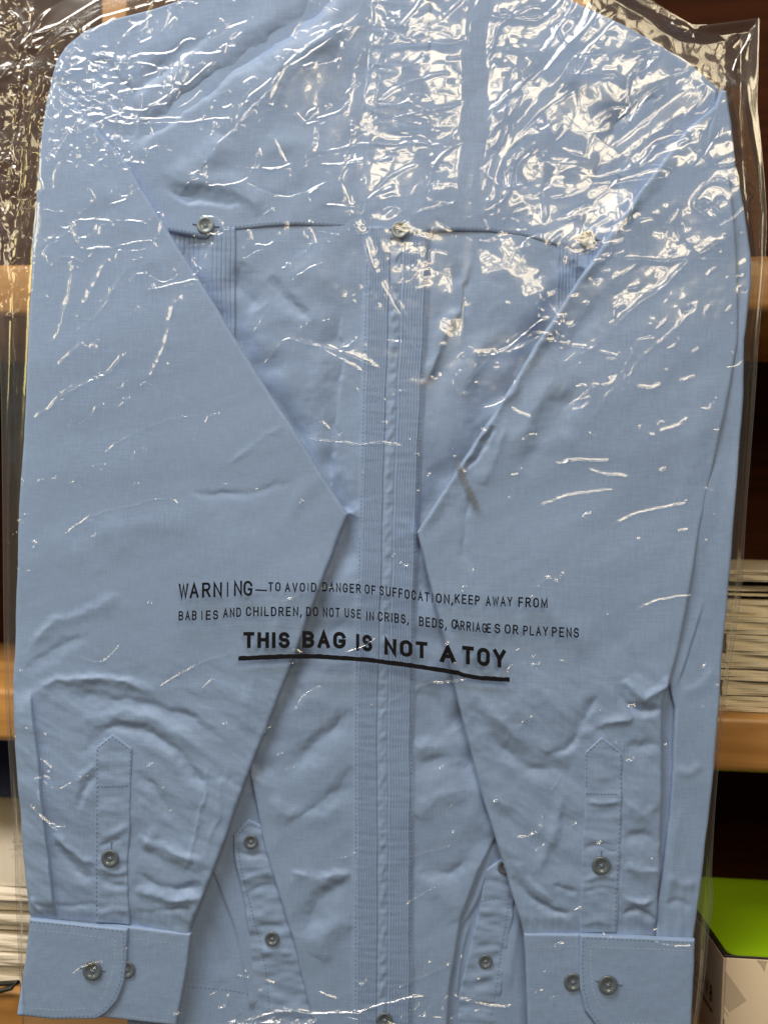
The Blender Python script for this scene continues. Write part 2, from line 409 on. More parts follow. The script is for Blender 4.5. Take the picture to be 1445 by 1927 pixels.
bnd.matrix_world = CM; bnd['label'] = 'dark navy binder standing in shade behind the white papers'; bnd['category'] = 'binder'
# black cable
bm = bmesh.new()
tube(bm, [(-0.40, -.010, SH[2][1] + .012), (-0.345, -.012, SH[2][1] + .008), (wx(-5) * KB, -.013, SH[2][1] + .006), (wx(16) * KB, -.012, SH[2][1] + .0085), (wx(26) * KB, -.009, SH[2][1] + .012), (wx(12) * KB, -.006, SH[2][1] + .0095), (-.34, -.006, SH[2][1] + .004), (-.40, -.006, SH[2][1] + .003)], .0022, 8)
cb = bm_obj('cable', bm, None, [simple('black_rubber', (0.01, 0.01, 0.01), 0.5)]); cb.matrix_world = CM
cb['label'] = 'black cable looped at the shelf edge below the white papers'; cb['category'] = 'cable'

# ---- lime topped box, lower right
M_lime = simple('lime_card', (0.26, 0.46, 0.004), 0.55, 0.3, 0.05, 12)
M_card = simple('white_card', (0.60, 0.50, 0.38), 0.6, 0.35)
M_card_shade = simple('shaded_side_card', (0.42, 0.33, 0.27), 0.6, 0.3)  # the white card darkened, so the box side's shade is painted in
M_patch = simple('grey_patch', (0.46, 0.38, 0.29), 0.6, 0.3)
M_blk = simple('black_card', (0.015, 0.010, 0.008), 0.6)
box = thing('lidded_box', 'white cardboard box with lime green lid at the lower right, behind the bag', 'box')
f0 = 0.035; kf = (D + f0) / D; bx0 = wx(1366) * kf; bz1 = wz(1795) * kf; bdep = 0.165; bw = 0.20; bh = 0.115
BM = Matrix.Translation((bx0, f0, bz1)) @ Matrix.Rotation(math.radians(-2.0), 4, 'Z') @ Matrix.Rotation(math.radians(2.5), 4, 'Y')
box.matrix_world = BM
cbox('front_panel', 0.0, bw, 0, .002, -bh, -0.003, M_card, box, .0006, 2)
cbox('side_panel', -.002, -.0001, 0.0, bdep, -bh, -0.003, M_card_shade, box, .0004, 2)
cbox('side_panel', bw + .0001, bw + .002, 0.0, bdep, -bh, -0.003, M_card_shade, box, .0004, 2)
cbox('back_panel', 0, bw, bdep - .002, bdep - .0001, -bh, -0.003, M_card, box, .0004, 2)
cbox('rim', -.0015, bw + .0015, 0.0005, bdep - .001, -.003, -0.0012, M_blk, box, .0005, 2)
# lid with rounded front corner
bm = bmesh.new(); R = .008; ol = []
for cx, cy_, a0 in ((R, R, 180), (bw - R, R, 270), (bw - R, bdep - R, 0), (R, bdep - R, 90)):
    for k in range(7):
        a = math.radians(a0 + 15 * k); ol.append((cx + R * math.cos(a), cy_ + R * math.sin(a)))
f = bm.faces.new([bm.verts.new((x, y, 0.0)) for x, y in ol])
e = bmesh.ops.extrude_face_region(bm, geom=[f]); bmesh.ops.translate(bm, vec=(0, 0, -.0012), verts=[v for v in e['geom'] if isinstance(v, bmesh.types.BMVert)])
for v in bm.verts: v.co.x = v.co.x * .985 + .0015; v.co.y = v.co.y * .985 + .0012
bm_obj('lid', bm, box, [M_lime])
def flatpoly(name, pts, m, parent, y=-.0004):
    bm = bmesh.new(); bm.faces.new([bm.verts.new((x, y, z)) for x, z in pts]); return bm_obj(name, bm, parent, [m])
q = S * kf
flatpoly('printed_patch', [(0.5 * q, -33 * q), (40 * q, -84 * q), (10 * q, -107 * q), (0.5 * q, -94 * q)], M_patch, box)
flatpoly('printed_patch', [(56 * q, -8 * q), (77 * q, -8 * q), (73 * q, -14 * q), (72 * q, -28 * q), (63 * q, -14 * q)], M_patch, box)
flatpoly('printed_patch', [(0.5 * q, -104 * q), (9 * q, -116 * q), (8.4 * q, -117 * q), (0.5 * q, -106.4 * q)], M_patch, box)
flatpoly('printed_mark', [(-.2 * q, -122 * q), (1.2 * q, -122 * q), (1.2 * q, -145 * q), (-.2 * q, -145 * q)], M_blk, box, -.0006)

# ------------------------------------------------------------------ text helper
def text_mesh(body, bold=0.0, res=5):
    cu = bpy.data.curves.new('t', 'FONT'); cu.body = body; cu.size = 1; cu.offset = bold; cu.resolution_u = res
    o = bpy.data.objects.new('t', cu); C.collection.objects.link(o)
    dg = bpy.context.evaluated_depsgraph_get(); me = bpy.data.meshes.new_from_object(o.evaluated_get(dg))
    bpy.data.objects.remove(o); bpy.data.curves.remove(cu)
    bm = bmesh.new(); bm.from_mesh(me); bpy.data.meshes.remove(me)
    xs = [v.co.x for v in bm.verts]; ys = [v.co.y for v in bm.verts]
    V = [((v.co.x - min(xs)) / ((max(xs) - min(xs)) or 1), v.co.y) for v in bm.verts]; F = [[v.index for v in f.verts] for f in bm.faces]
    bm.free(); return V, F
CAP = 1.0
def arc(cx, cy_, rx, ry, a0, a1, n=9):
    return [(cx + rx * math.cos(math.radians(a0 + (a1 - a0) * k / n)), cy_ + ry * math.sin(math.radians(a0 + (a1 - a0) * k / n))) for k in range(n + 1)]
OO = arc(.5, .7, .5, .3, 0, 180) + arc(.5, .3, .5, .3, 180, 360)
G_ = {   # letter: (relative width, open strokes, closed flag)
 'A': (1.0, [[(0, 0), (.5, 1), (1, 0)], [(.19, .34), (.81, .34)]]), 'B': (.92, [[(0, 0), (0, 1), (.5, 1)] + arc(.55, .765, .42, .235, 90, -90) + [(0, .53)], [(0, .53), (.5, .53)] + arc(.55, .265, .45, .265, 90, -90) + [(0, 0)]]),
 'C': (.95, [arc(.5, .7, .5, .3, 5, 180) + arc(.5, .3, .5, .3, 180, 355)]), 'D': (.95, [[(0, 0), (0, 1), (.45, 1)] + arc(.45, .68, .55, .32, 90, 0) + arc(.45, .32, .55, .32, 0, -90) + [(0, 0)]]),
 'E': (.85, [[(1, 1), (0, 1), (0, 0), (1, 0)], [(0, .52), (.9, .52)]]), 'F': (.82, [[(1, 1), (0, 1), (0, 0)], [(0, .5), (.85, .5)]]),
 'G': (1.0, [arc(.5, .7, .5, .3, 12, 180) + arc(.5, .3, .5, .3, 180, 340) + [(1, .44), (.60, .44)]]), 'H': (.95, [[(0, 0), (0, 1)], [(1, 0), (1, 1)], [(0, .53), (1, .53)]]),
 'I': (0, [[(.5, 0), (.5, 1)]]), 'K': (.95, [[(0, 0), (0, 1)], [(1, 1), (0, .38)], [(.34, .60), (1, 0)]]), 'L': (.8, [[(0, 1), (0, 0), (1, 0)]]),
 'M': (1.15, [[(0, 0), (0, 1), (.5, .1), (1, 1), (1, 0)]]), 'N': (.95, [[(0, 0), (0, 1), (1, 0), (1, 1)]]), 'O': (1.0, [OO + [OO[0]]]),
 'P': (.9, [[(0, 0), (0, 1), (.5, 1)] + arc(.55, .74, .45, .26, 90, -90) + [(0, .48)]]), 'R': (.95, [[(0, 0), (0, 1), (.5, 1)] + arc(.55, .75, .42, .25, 90, -90) + [(0, .5)], [(.5, .5), (1, 0)]]),
 'S': (.92, [arc(.5, .745, .46, .255, 15, 240) + arc(.5, .27, .5, .27, 60, -165)]), 'T': (.92, [[(0, 1), (1, 1)], [(.5, 1), (.5, 0)]]),
 'U': (.95, [[(0, 1), (0, .3)] + arc(.5, .3, .5, .3, 180, 360) + [(1, 1)]]), 'V': (1.0, [[(0, 1), (.5, 0), (1, 1)]]), 'W': (1.3, [[(0, 1), (.26, 0), (.5, .95), (.74, 0), (1, 1)]]),
 'Y': (1.0, [[(0, 1), (.5, .45), (.5, 0)], [(1, 1), (.5, .45)]]), ',': (0, [[(.5, .08), (.5, -.02), (.3, -.20)]]), '\u2014': (1.6, [[(0, .40), (1, .40)]]), '-': (.6, [[(0, .45), (1, .45)]]),
 '7': (.9, [[(0, 1), (1, 1), (.4, 0)]]), '0': (.95, [OO + [OO[0]]]), '8': (.92, [arc(.5, .76, .42, .24, -90, 270), arc(.5, .27, .5, .27, -90, 270)]),
}
def text_mesh(body, thick=.10, asp=.52, gap=.24):
    """constant-width gothic lettering; cap height 1; returned x runs 0..1 over the word"""
    V, F = [], []; x = 0.0; h = thick / 2
    for ch in body:
        wd, st = G_[ch]; wd *= asp
        for pl in st:
            q_ = [(x + h + a * wd if wd else x + h + (a - .5) * .5, h + b * (1 - thick)) for a, b in pl]
            closed = math.dist(q_[0], q_[-1]) < 1e-6 and len(q_) > 3
            if closed: q_ = q_[:-1]
            n = len(q_); s0 = len(V)
            for i in range(n):
                p = Vector(q_[i]); a = Vector(q_[i - 1]) if (i > 0 or closed) else None; b = Vector(q_[(i + 1) % n]) if (i < n - 1 or closed) else None
                d1 = (p - a).normalized() if a is not None and (p - a).length > 1e-9 else None; d2 = (b - p).normalized() if b is not None and (b - p).length > 1e-9 else None
                if d1 is None: d1 = d2
                if d2 is None: d2 = d1
                t = (d1 + d2); t = t.normalized() if t.length > 1e-4 else d1
                nn = Vector((-t.y, t.x)); k = 1 / max(abs(nn.dot(Vector((-d1.y, d1.x)))), .38)
                ext = Vector((0, 0))
                if a is None: ext = -d2 * h * .9
                if b is None: ext = d1 * h * .9
                V.append(tuple(p + ext + nn * h * k)); V.append(tuple(p + ext - nn * h * k))
            for i in range(n if closed else n - 1):
                j = (i + 1) % n; F.append([s0 + 2 * i, s0 + 2 * j, s0 + 2 * j + 1, s0 + 2 * i + 1])
        x += wd + thick + gap
    W = x - gap
    return [(a / W, b) for a, b in V], F
V, F = text_mesh('700-V8', 0.16)
me = bpy.data.meshes.new('side_lettering'); me.from_pydata([(-.0024, .082 - a * .060, -.047 + b / CAP * .0125) for a, b in V], [], F)
link('side_lettering', me, box, [M_blk])
bm = bmesh.new(); bm.faces.new([bm.verts.new((-.0024, y, z_)) for y, z_ in ((.092, -.0515), (.020, -.0515), (.020, -.0535), (.092, -.0535))])
bm_obj('side_rule', bm, box, [M_blk])

# ------------------------------------------------------------------ the shirt
shirt = thing('dress_shirt', 'light blue long sleeved button shirt folded inside the clear plastic bag', 'shirt')

def cloth_noise(x, y, a=1.0, seed=0, ang=35, sc=110):
    c, s_ = math.cos(math.radians(ang)), math.sin(math.radians(ang)); a = a * 1.5
    u = x * c + y * s_; v = -x * s_ + y * c
    wob = perlin(x / 240, y / 240, seed + 5) * 60
    return 1.6 * perlin(x / 210, y / 260, seed + 40) + a * (1.1 * perlin((u + wob) / (sc * 2.2), v / sc, seed) + 0.42 * perlin((u + wob) / (sc * 1.1), v / (sc * .5), seed + 1) + 0.14 * perlin((u + wob) / (sc * .5), v / (sc * .25), seed + 2) + .05 * perlin(x / 17, y / 17, seed + 7) - .16 * np.abs(perlin((u + wob) / (sc * .8), v / (sc * .4), seed + 8)))

# centre line of the tucks by row
def cxl(y): return np.interp(y, [430, 900, 1300, 2000], [695, 684, 673, 672])
def cxr(y): return np.interp(y, [430, 900, 1300, 2000], [803, 783, 771, 769])
def tucks(u, n, hgt):
    """n narrow stitched tucks over u in 0..1"""
    ph = (u * n) % 1.0
    prof = hgt * (sstep(0.0, 0.30, ph) * (1 - 0.35 * ph)) * (1 - sstep(0.90, 1.0, ph))
    return np.where((u >= 0) & (u <= 1), prof, 0)
body_str = [
    ([(318, 430), (400, 560), (480, 690), (570, 830), (660, 972)], 44, 60, -2.6, 'g', .04),
    ([(1100, 505), (1003, 652), (925, 780), (845, 902), (780, 1005)], 54, 44, -2.6, 'g', .04),
    ([(660, 965), (600, 1120), (520, 1330), (466, 1460)], 44, 14, -2.2, 'g', .06),
    ([(780, 1000), (822, 1150), (862, 1320), (905, 1490), (945, 1630)], 44, 50, -2.2, 'g', .06),
    ([(642, 560), (640, 700), (625, 850), (608, 960)], 5, 26, -1.0),
    ([(612, 640), (600, 800), (585, 900)], 24, 24, 0.9),
    ([(508, 520), (540, 560), (585, 610)], 9, 16, -1.2),
    ([(500, 580), (470, 560), (450, 520), (455, 490)], 24, 24, -1.3),
    ([(560, 470), (610, 540), (560, 640)], 40, 40, 1.0),
    ([(880, 480), (862, 590), (830, 650), (790, 740)], 6, 20, 1.3),
    ([(860, 600), (840, 700), (800, 800)], 26, 20, -1.0),
    ([(850, 500), (870, 540), (865, 600)], 14, 18, -1.0),
    ([(930, 520), (900, 640), (870, 760)], 34, 34, 0.9),
    ([(480, 1400), (560, 1330), (640, 1290)], 30, 26, 1.2),
    ([(520, 1460), (600, 1400), (665, 1330)], 14, 24, -1.2),
    ([(500, 1500), (560, 1540), (650, 1520)], 20, 20, 1.0),
    ([(530, 1560), (620, 1500), (668, 1440)], 10, 22, -1.0),
    ([(540, 1640), (600, 1650), (670, 1640)], 8, 24, 1.1),
    ([(560, 1760), (610, 1690), (668, 1650)], 16, 24, -1.1),
    ([(590, 1800), (640, 1740), (670, 1740)], 20, 20, 0.9),
    ([(775, 1400), (830, 1410), (880, 1440)], 14, 20, 1.0),
    ([(775, 1470), (840, 1420), (900, 1440)], 16, 20, -0.9),
    ([(775, 1540), (830, 1500), (900, 1480)], 16, 24, 0.9),
    ([(790, 1640), (850, 1640), (900, 1590)], 14, 14, -0.9),
    ([(775, 1640), (830, 1680), (860, 1740)], 22, 20, 0.9),
    ([(780, 1300), (830, 1330), (860, 1380)], 18, 18, -0.8),
    ([(560, 1000), (620, 1080), (660, 1160)], 24, 24, 0.8),
    ([(550, 1260), (620, 1200), (670, 1150)], 16, 26, -0.9),
    ([(780, 1100), (830, 1180), (860, 1260)], 20, 20, 0.8),
]
def h_body(x, y):
    x = np.asarray(x, float); y = np.asarray(y, float)
    H = np.full(x.shape, 0.7) + cloth_noise(x, y, 0.75, 3, -38, 120)
    u0 = cxl(y); u1 = cxr(y); W = u1 - u0; u = (x - u0) / W
    instrip = sstep(-0.12, 0.0, u) * sstep(-0.12, 0.0, 1 - u)
    H = add_strokes(x, y, H, body_str, gain=1.55, warp=8)
    H = H * (1 - 0.75 * instrip) + instrip * (1.9 + 0.15 * perlin(x / 90, y / 60, 9))
    H = H + pk_(x, y) * instrip
    return H
def pk_(x, y): return 0.16 * perlin(x / 60, y / 7, 6)
def h_strip(x, y):
    x = np.asarray(x, float); y = np.asarray(y, float); H = h_body(x, y) + .45
    u0 = cxl(y); u1 = cxr(y); u = (x - u0) / (u1 - u0)
    st = tucks(u / 0.37, 8, 0.85) + tucks((u - 0.60) / 0.40, 8, 0.85)
    mid = np.exp(-((u - 0.485) / 0.075) ** 2)
    puck = mid * (0.55 + 0.75 * perlin((x + y * .35) / 15, y / 17, 4))
    seam = -0.5 * np.exp(-((u - 0.385) / 0.013) ** 2) - 0.5 * np.exp(-((u - 0.59) / 0.013) ** 2)
    return H + st + puck + seam
def side_strip(x0, wd):
    def f(x, y):
        q_ = (np.asarray(x, float) - x0) / wd
        return h_body(x, y) + .7 + tucks(q_ / .42, 6, .9) + tucks((q_ - .58) / .42, 6, .9) + pk_(x, y)
    return f
body = Panel('back_panel', [(560, -120), (860, -120)],
             [(860, -120), (1075, 2), (1170, 45), (1290, 112), (1345, 165), (1330, 400), (1180, 900), (1060, 1300), (945, 1560), (900, 1640), (868, 1730), (845, 1860), (836, 2000)],
             [(606, 2000), (836, 2000)],
             [(560, -120), (350, -2), (290, 18), (200, 42), (140, 80), (150, 400), (330, 900), (440, 1300), (468, 1440), (500, 1600), (556, 1780), (590, 1930), (606, 2000)],
             h_body, shirt, step=1.9, edge=7, thick=1.4, skirt=4.0)
yy = [428, 600, 900, 1300, 1600, 2000]
cs = Panel('pleated_strip', [(cxl(428) , 428), (cxr(428), 428)], [(float(cxr(a)), a) for a in yy], [(cxl(2000), 2000), (cxr(2000), 2000)], [(float(cxl(a)), a) for a in yy], h_strip, shirt, step=.75, stepy=2.6, edge=2, thick=.5, skirt=.6)
for x0_, wd_, y1_ in ((322, 121, 760), (1046, 92, 720)):
    Panel('pleated_strip', [(x0_, 428), (x0_ + wd_, 428)], [(x0_ + wd_, 428), (x0_ + wd_, y1_)], [(x0_, y1_), (x0_ + wd_, y1_)], [(x0_, 428), (x0_, y1_)], side_strip(x0_, wd_), shirt, step=.8, stepy=2.6, edge=2, thick=.5, skirt=.6)
for xx in (0.0, 1.0):
    pts = [(float(cxl(y_) if xx == 0 else cxr(y_)) + (-3 if xx == 0 else 3), y_) for y_ in range(460, 1930, 12)]
    stitches('stitching', pts, h_body, body.obj, 0.10, 5, 3, 1.1)

# yoke: overlaps the back panel, pointed over each tuck strip
yoke_edge = [(150, 470), (250, 452), (322, 437), (360, 444), (388, 450), (410, 440), (440, 434), (500, 427), (560, 426), (640, 430), (695, 438), (728, 449), (752, 457), (775, 448), (803, 440), (860, 436), (920, 437), (975, 444), (1050, 464), (1098, 476), (1140, 462), (1200, 460), (1330, 470)]
yoke_str = [
    ([(640, -20), (560, 50), (470, 110), (400, 160), (320, 220), (250, 275)], 12, 24, -1.7, 'g', .12),
    ([(400, 60), (330, 120), (240, 180), (190, 200)], 9, 16, -.9),
    ([(700, 0), (620, 70), (540, 130), (450, 200)], 30, 30, 1.6),
    ([(312, 350), (345, 372), (400, 384), (458, 380)], 16, 6, -1.0),
    ([(300, 322), (350, 342), (420, 354), (470, 374), (480, 412)], 22, 12, .8),
    ([(180, 110), (240, 200), (250, 290)], 14, 18, -1.5),
    ([(420, 250), (400, 300), (330, 330)], 24, 24, 1.0),
    ([(500, 250), (600, 320), (620, 400)], 40, 40, 0.8),
    ([(900, 250), (1000, 330), (1060, 430)], 40, 40, -0.8),
    ([(1240, 170), (1160, 280), (1110, 420)], 20, 30, -1.3),
    ([(1000, 60), (1080, 150), (1180, 220)], 40, 40, 0.9),
    ([(1170, 330), (1120, 400), (1100, 450)], 20, 24, -1.6),
]
def h_yoke(x, y):
    x = np.asarray(x, float); y = np.asarray(y, float)
    H = np.full(x.shape, 2.1) + cloth_noise(x, y, 0.8, 21, -40, 130)
    return add_strokes(x, y, H, yoke_str, gain=1.8, warp=7)
yoke = Panel('yoke', [(566, -124), (854, -124)],
             [(854, -124), (1070, 4), (1166, 47), (1286, 114), (1348, 168), (1340, 300), (1330, 470)],
             yoke_edge, [(566, -124), (352, -1), (292, 18), (202, 42), (160, 62), (128, 88), (108, 118), (98, 160), (120, 300), (150, 470)],
             h_yoke, shirt, step=2.2, edge=4, thick=0.9, skirt=2.5)
stitches('stitching', [(a, b - 6) for a, b in yoke_edge], h_yoke, yoke.obj, 0.10, 4.5, 3, 1.1)
def hb(f, x, y): return float(f(np.array([x]), np.array([y]))[0])
for bx_, by_ in ((388, 426), (752, 436), (1102, 452)):
    buttonhole([(bx_ - 24, by_ - 3), (bx_, by_), (bx_ + 26, by_ + 2)], h_yoke, yoke.obj)
    button(bx_, by_, hb(h_yoke, bx_, by_) - .1, yoke.obj, 16.5, True, 15)

# front panel seen below between the sleeves, behind the back panel
fr_str = [([(395, 1630), (420, 1690), (446, 1760), (462, 1850), (472, 1910)], 22, 3, 1.8, 'g', .08),
          ([(380, 1720), (410, 1790), (420, 1850)], 20, 20, -0.9),
          ([(985, 1680), (968, 1780), (955, 1880)], 8, 20, 1.2),
          ([(1010, 1700), (1000, 1800), (990, 1900)], 14, 14, -0.9),
          ([(930, 1590), (900, 1690), (862, 1760), (850, 1850)], 5, 10, 1.8),
          ([(890, 1720), (868, 1800), (858, 1900)], 4, 8, 1.4)]
def h_front(x, y):
    H = np.full(x.shape, -4.6) + cloth_noise(x, y, 0.35, 33, 70, 60)
    return add_strokes(x, y, H, fr_str)
front = Panel('front_panel', [(330, 1380), (1080, 1380)], [(1080, 1380), (1080, 2000)], [(232, 2000), (1080, 2000)], [(330, 1380), (300, 1600), (244, 1860), (232, 2000)], h_front, shirt, step=2.2, edge=5, thick=1, skirt=1)
stitches('stitching', [(350, 1862), (415, 1868), (474, 1876)], h_front, front.obj, .1, 5, 3, 1.1)
def puckers(x, y, xc, wdt, per=26, amp=0.5, seed=1):
    return amp * perlin((x - xc) / (wdt * 0.9), y / per, seed) + amp * .5 * perlin((x - xc) / (wdt * .5), y / (per * .45), seed + 3)
def h_vl(x, y):
    H = -3.0 + puckers(x, y, 470, 60, 34, 1.1, 41) + .25 * perlin(x / 30, y / 30, 8)
    H = add_strokes(x, y, H, [([(445, 1665), (480, 1650), (520, 1640)], 6, 10, 1.1), ([(452, 1690), (490, 1672), (525, 1668)], 6, 8, -0.9),
                              ([(485, 1800), (520, 1790), (550, 1800)], 8, 8, 0.9), ([(440, 1600), (470, 1612), (500, 1606)], 6, 6, -.7), ([(480, 1750), (512, 1745), (545, 1756)], 7, 7, -.8)])
    return H
vl = Panel('vent_placket', [(438, 1573), (466, 1545), (502, 1561), (540, 1600)], [(540, 1600), (580, 1760), (620, 1960)], [(482, 1960), (620, 1960)],
           [(438, 1573), (440, 1610), (452, 1673), (468, 1756), (474, 1852), (482, 1960)], h_vl, shirt, step=1.8, edge=4, thick=.8, skirt=1.0)
stitches('stitching', [(444, 1577), (466, 1553), (500, 1567)], h_vl, vl.obj, .1, 4.5, 3, 1.2)
stitches('stitching', [(446, 1590), (454, 1640), (466, 1690), (482, 1750), (500, 1830), (508, 1920)], h_vl, vl.obj, .1, 4.5, 3, 1.2)
button(472, 1585, hb(h_vl, 472, 1585) + .3, vl.obj, 13.5); button(512, 1768, hb(h_vl, 512, 1768) + .4, vl.obj, 14)
def h_vr(x, y):
    H = -3.3 + puckers(x, y, 920, 60, 30, 1.0, 51)
    return add_strokes(x, y, H, [([(890, 1790), (930, 1780), (960, 1800)], 8, 8, -.8), ([(880, 1850), (920, 1840), (950, 1860)], 8, 8, .9)])
vr = Panel('vent_placket', [(915, 1640), (975, 1600)], [(975, 1600), (968, 1715), (948, 1840), (930, 1990)], [(858, 1990), (930, 1990)],
           [(915, 1640), (905, 1700), (878, 1819), (862, 1889), (858, 1990)], h_vr, shirt, step=1.8, edge=4, thick=.8, skirt=1.0)
stitches('stitching', [(962, 1650), (956, 1715), (938, 1840), (924, 1920)], h_vr, vr.obj, .1, 4.5, 3, 1.2)
stitches('stitching', [(905, 1700), (935, 1694), (962, 1698)], h_vr, vr.obj, .1, 4.5, 3, 1.2)
button(914, 1812, hb(h_vr, 914, 1812) + .4, vr.obj, 13.5); button(950, 1634, hb(h_vr, 950, 1634) - .2, vr.obj, 13.5)
button(724, 1914, hb(h_strip, 724, 1914) + .5, body.obj, 15)

# ---- left sleeve
ls_str = [
    ([(45, 1235), (100, 1180), (190, 1140), (240, 1110)], 9, 16, 1.1),
    ([(48, 1262), (90, 1235), (130, 1205), (180, 1192)], 7, 12, -0.9),
    ([(60, 1330), (78, 1300), (110, 1282), (190, 1272), (270, 1288), (310, 1302)], 8, 12, 1.6),
    ([(110, 1310), (200, 1312), (290, 1325), (370, 1356), (430, 1400)], 9, 18, -1.1),
    ([(150, 1345), (240, 1340), (330, 1370), (400, 1430)], 12, 18, 1.1),
    ([(145, 1415), (178, 1396), (205, 1370), (250, 1364), (310, 1390), (370, 1450), (420, 1500)], 8, 12, -1.3),
    ([(265, 1392), (320, 1420), (360, 1470), (395, 1520)], 12, 14, 1.1),
    ([(262, 1440), (300, 1490), (330, 1540)], 8, 10, -0.9),
    ([(258, 1500), (285, 1520), (300, 1545), (275, 1600)], 9, 9, 1.1),
    ([(150, 1520), (165, 1480), (186, 1450)], 8, 8, -0.9),
    ([(150, 1470), (165, 1450), (186, 1430)], 7, 7, 0.7),
    ([(105, 1580), (140, 1620), (186, 1645), (245, 1655)], 9, 8, -1.3),
    ([(108, 1560), (145, 1598), (188, 1622)], 8, 8, 1.0),
    ([(258, 1560), (310, 1590), (370, 1612), (405, 1625)], 8, 12, 1.4),
    ([(256, 1632), (290, 1656), (340, 1668), (395, 1660)], 8, 10, -1.7),
    ([(256, 1660), (300, 1682), (350, 1684), (388, 1680)], 7, 9, 1.2),
    ([(256, 1704), (290, 1712), (330, 1706), (372, 1700)], 5, 8, -1.1),
    ([(70, 1690), (120, 1702), (186, 1700), (245, 1712)], 7, 7, -0.9),
    ([(68, 1680), (76, 1698), (90, 1714)], 6, 6, 0.9),
    ([(330, 1450), (400, 1462), (470, 1455)], 8, 8, -0.35),
    ([(400, 1420), (385, 1520), (350, 1640)], 5, 5, 0.5),
    ([(430, 1420), (415, 1520), (380, 1620)], 5, 5, 0.5),
    ([(360, 930), (460, 925), (560, 905)], 6, 10, -0.6),
    ([(430, 880), (490, 830), (540, 800)], 5, 6, 0.35),
    ([(100, 1060), (260, 990), (420, 960)], 40, 40, 0.7),
    ([(520, 1010), (580, 920), (620, 880)], 16, 16, 0.5),
    ([(150, 320), (250, 430), (330, 560)], 30, 30, 0.6),
    ([(560, 1080), (500, 1230), (440, 1390)], 18, 14, 0.5),
]
pleatL = [(68, 1300), (74, 1360), (85, 1450), (99, 1600), (114, 1722)]
def h_ls(x, y):
    H = np.full(x.shape, 7.2) - 3.6 * (1 - sstep(140, 420, y)) - 1.4 * sstep(1700, 1738, y) + cloth_noise(x, y, 0.50, 61, -20, 150)
    low = sstep(1180, 1320, y)
    H = H + low * cloth_noise(x, y, 0.55, 66, 30, 42)
    H = add_strokes(x, y, H, ls_str, gain=1.1, warp=7)
    H = add_strokes(x, y, H, [([(64, 1290)] + pleatL[1:], 1.5, 34, 4.2, 'g', 0.10)])
    gat = sstep(1640, 1722, y)
    H = H + gat * 0.35 * perlin(x / 11, y / 70, 70)
    return H
ls = Panel('sleeve', [(100, 150), (132, 178), (168, 226)], [(168, 226), (245, 315), (320, 437), (400, 565), (480, 695), (570, 835), (655, 968), (600, 1112), (520, 1325), (470, 1450), (420, 1590), (362, 1741), (360, 1762)],
           [(64, 1732), (150, 1741), (247, 1750), (360, 1762)],
           [(100, 150), (92, 190), (84, 240), (76, 340), (66, 470), (56, 700), (42, 950), (36, 1150), (31, 1282), (38, 1420), (50, 1600), (64, 1732)],
           h_ls, shirt, step=2.0, edge=8, thick=1.6, skirt=5.0)
# gathers placket
def h_pl(x, y):
    H = h_ls(x, y) * .6 + 7.6 * .4 + .7 + puckers(x, y, 220, 70, 30, .55, 71)
    return add_strokes(x, y, H, [([(190, 1570), (220, 1563), (254, 1540)], 7, 7, .9), ([(190, 1590), (210, 1580), (240, 1572)], 5, 5, -.7), ([(190, 1620), (225, 1636), (254, 1625)], 6, 6, .8), ([(190, 1650), (225, 1660), (252, 1660)], 7, 7, -.9), ([(188, 1715), (220, 1704), (250, 1712)], 6, 6, .6)])
pl = Panel('sleeve_placket', [(187, 1401), (218, 1376), (254, 1404)], [(254, 1404), (253, 1480), (250, 1560), (246, 1620), (249, 1735)], [(186, 1730), (249, 1738)],
           [(187, 1401), (187, 1500), (185, 1620), (186, 1730)], h_pl, ls.obj, step=1.6, edge=3, thick=.8, skirt=1.2)
stitches('stitching', [(191, 1403), (218, 1382), (250, 1407)], h_pl, pl.obj, .1, 5, 3, 1.3)
stitches('stitching', [(190, 1405), (190, 1500), (188, 1620), (188, 1722)], h_pl, pl.obj, .1, 5, 3.5, 1.6)
stitches('stitching', [(251, 1408), (250, 1470)], h_pl, pl.obj, .1, 5, 3, 1.2)
stitches('stitching', [(190, 1474), (220, 1475), (249, 1473)], h_pl, pl.obj, .1, 5, 1.5, 1.7)
buttonhole([(216, 1578), (215, 1606)], h_pl, pl.obj)
button(214, 1607, hb(h_pl, 214, 1607) + .3, pl.obj, 16.5)

def h_c1(x, y): return 7.4 + .30 * perlin(x / 60, y / 60, 81) + .1 * perlin(x / 14, y / 14, 82)
def h_c2(x, y): return 10.0 + .35 * perlin(x / 70, y / 70, 83) + .1 * perlin(x / 14, y / 16, 84)
c1 = Panel('cuff', [(200, 1733), (247, 1736), (364, 1750)], [(364, 1750), (352, 1830), (336, 1922)], [(180, 1904), (260, 1913), (336, 1922)], [(200, 1733), (180, 1904)], h_c1, shirt, step=1.8, edge=5, thick=1.2, skirt=3)
stitches('stitching', [(250, 1757), (354, 1770)], h_c1, c1.obj, .1, 5, 3, 1.3, M_thread_pale)
stitches('stitching', [(205, 1898), (330, 1912)], h_c1, c1.obj, .1, 5, 3, 1.3, M_thread_pale)
button(244, 1815, hb(h_c1, 244, 1815) - .4, c1.obj, 16.5)
c2 = Panel('cuff', [(64, 1718), (150, 1727), (248, 1738)], [(248, 1738), (246, 1790), (240, 1840), (228, 1872), (208, 1894), (190, 1905)], [(42, 1899), (110, 1906), (190, 1905)], [(64, 1718), (58, 1790), (42, 1899)], h_c2, shirt, step=1.8, edge=5, thick=1.3, skirt=2.2)
stitches('stitching', [(66, 1738), (150, 1746), (224, 1757), (224, 1790), (216, 1830), (204, 1862), (190, 1876)], h_c2, c2.obj, .1, 5, 3, 1.4, M_thread_pale)
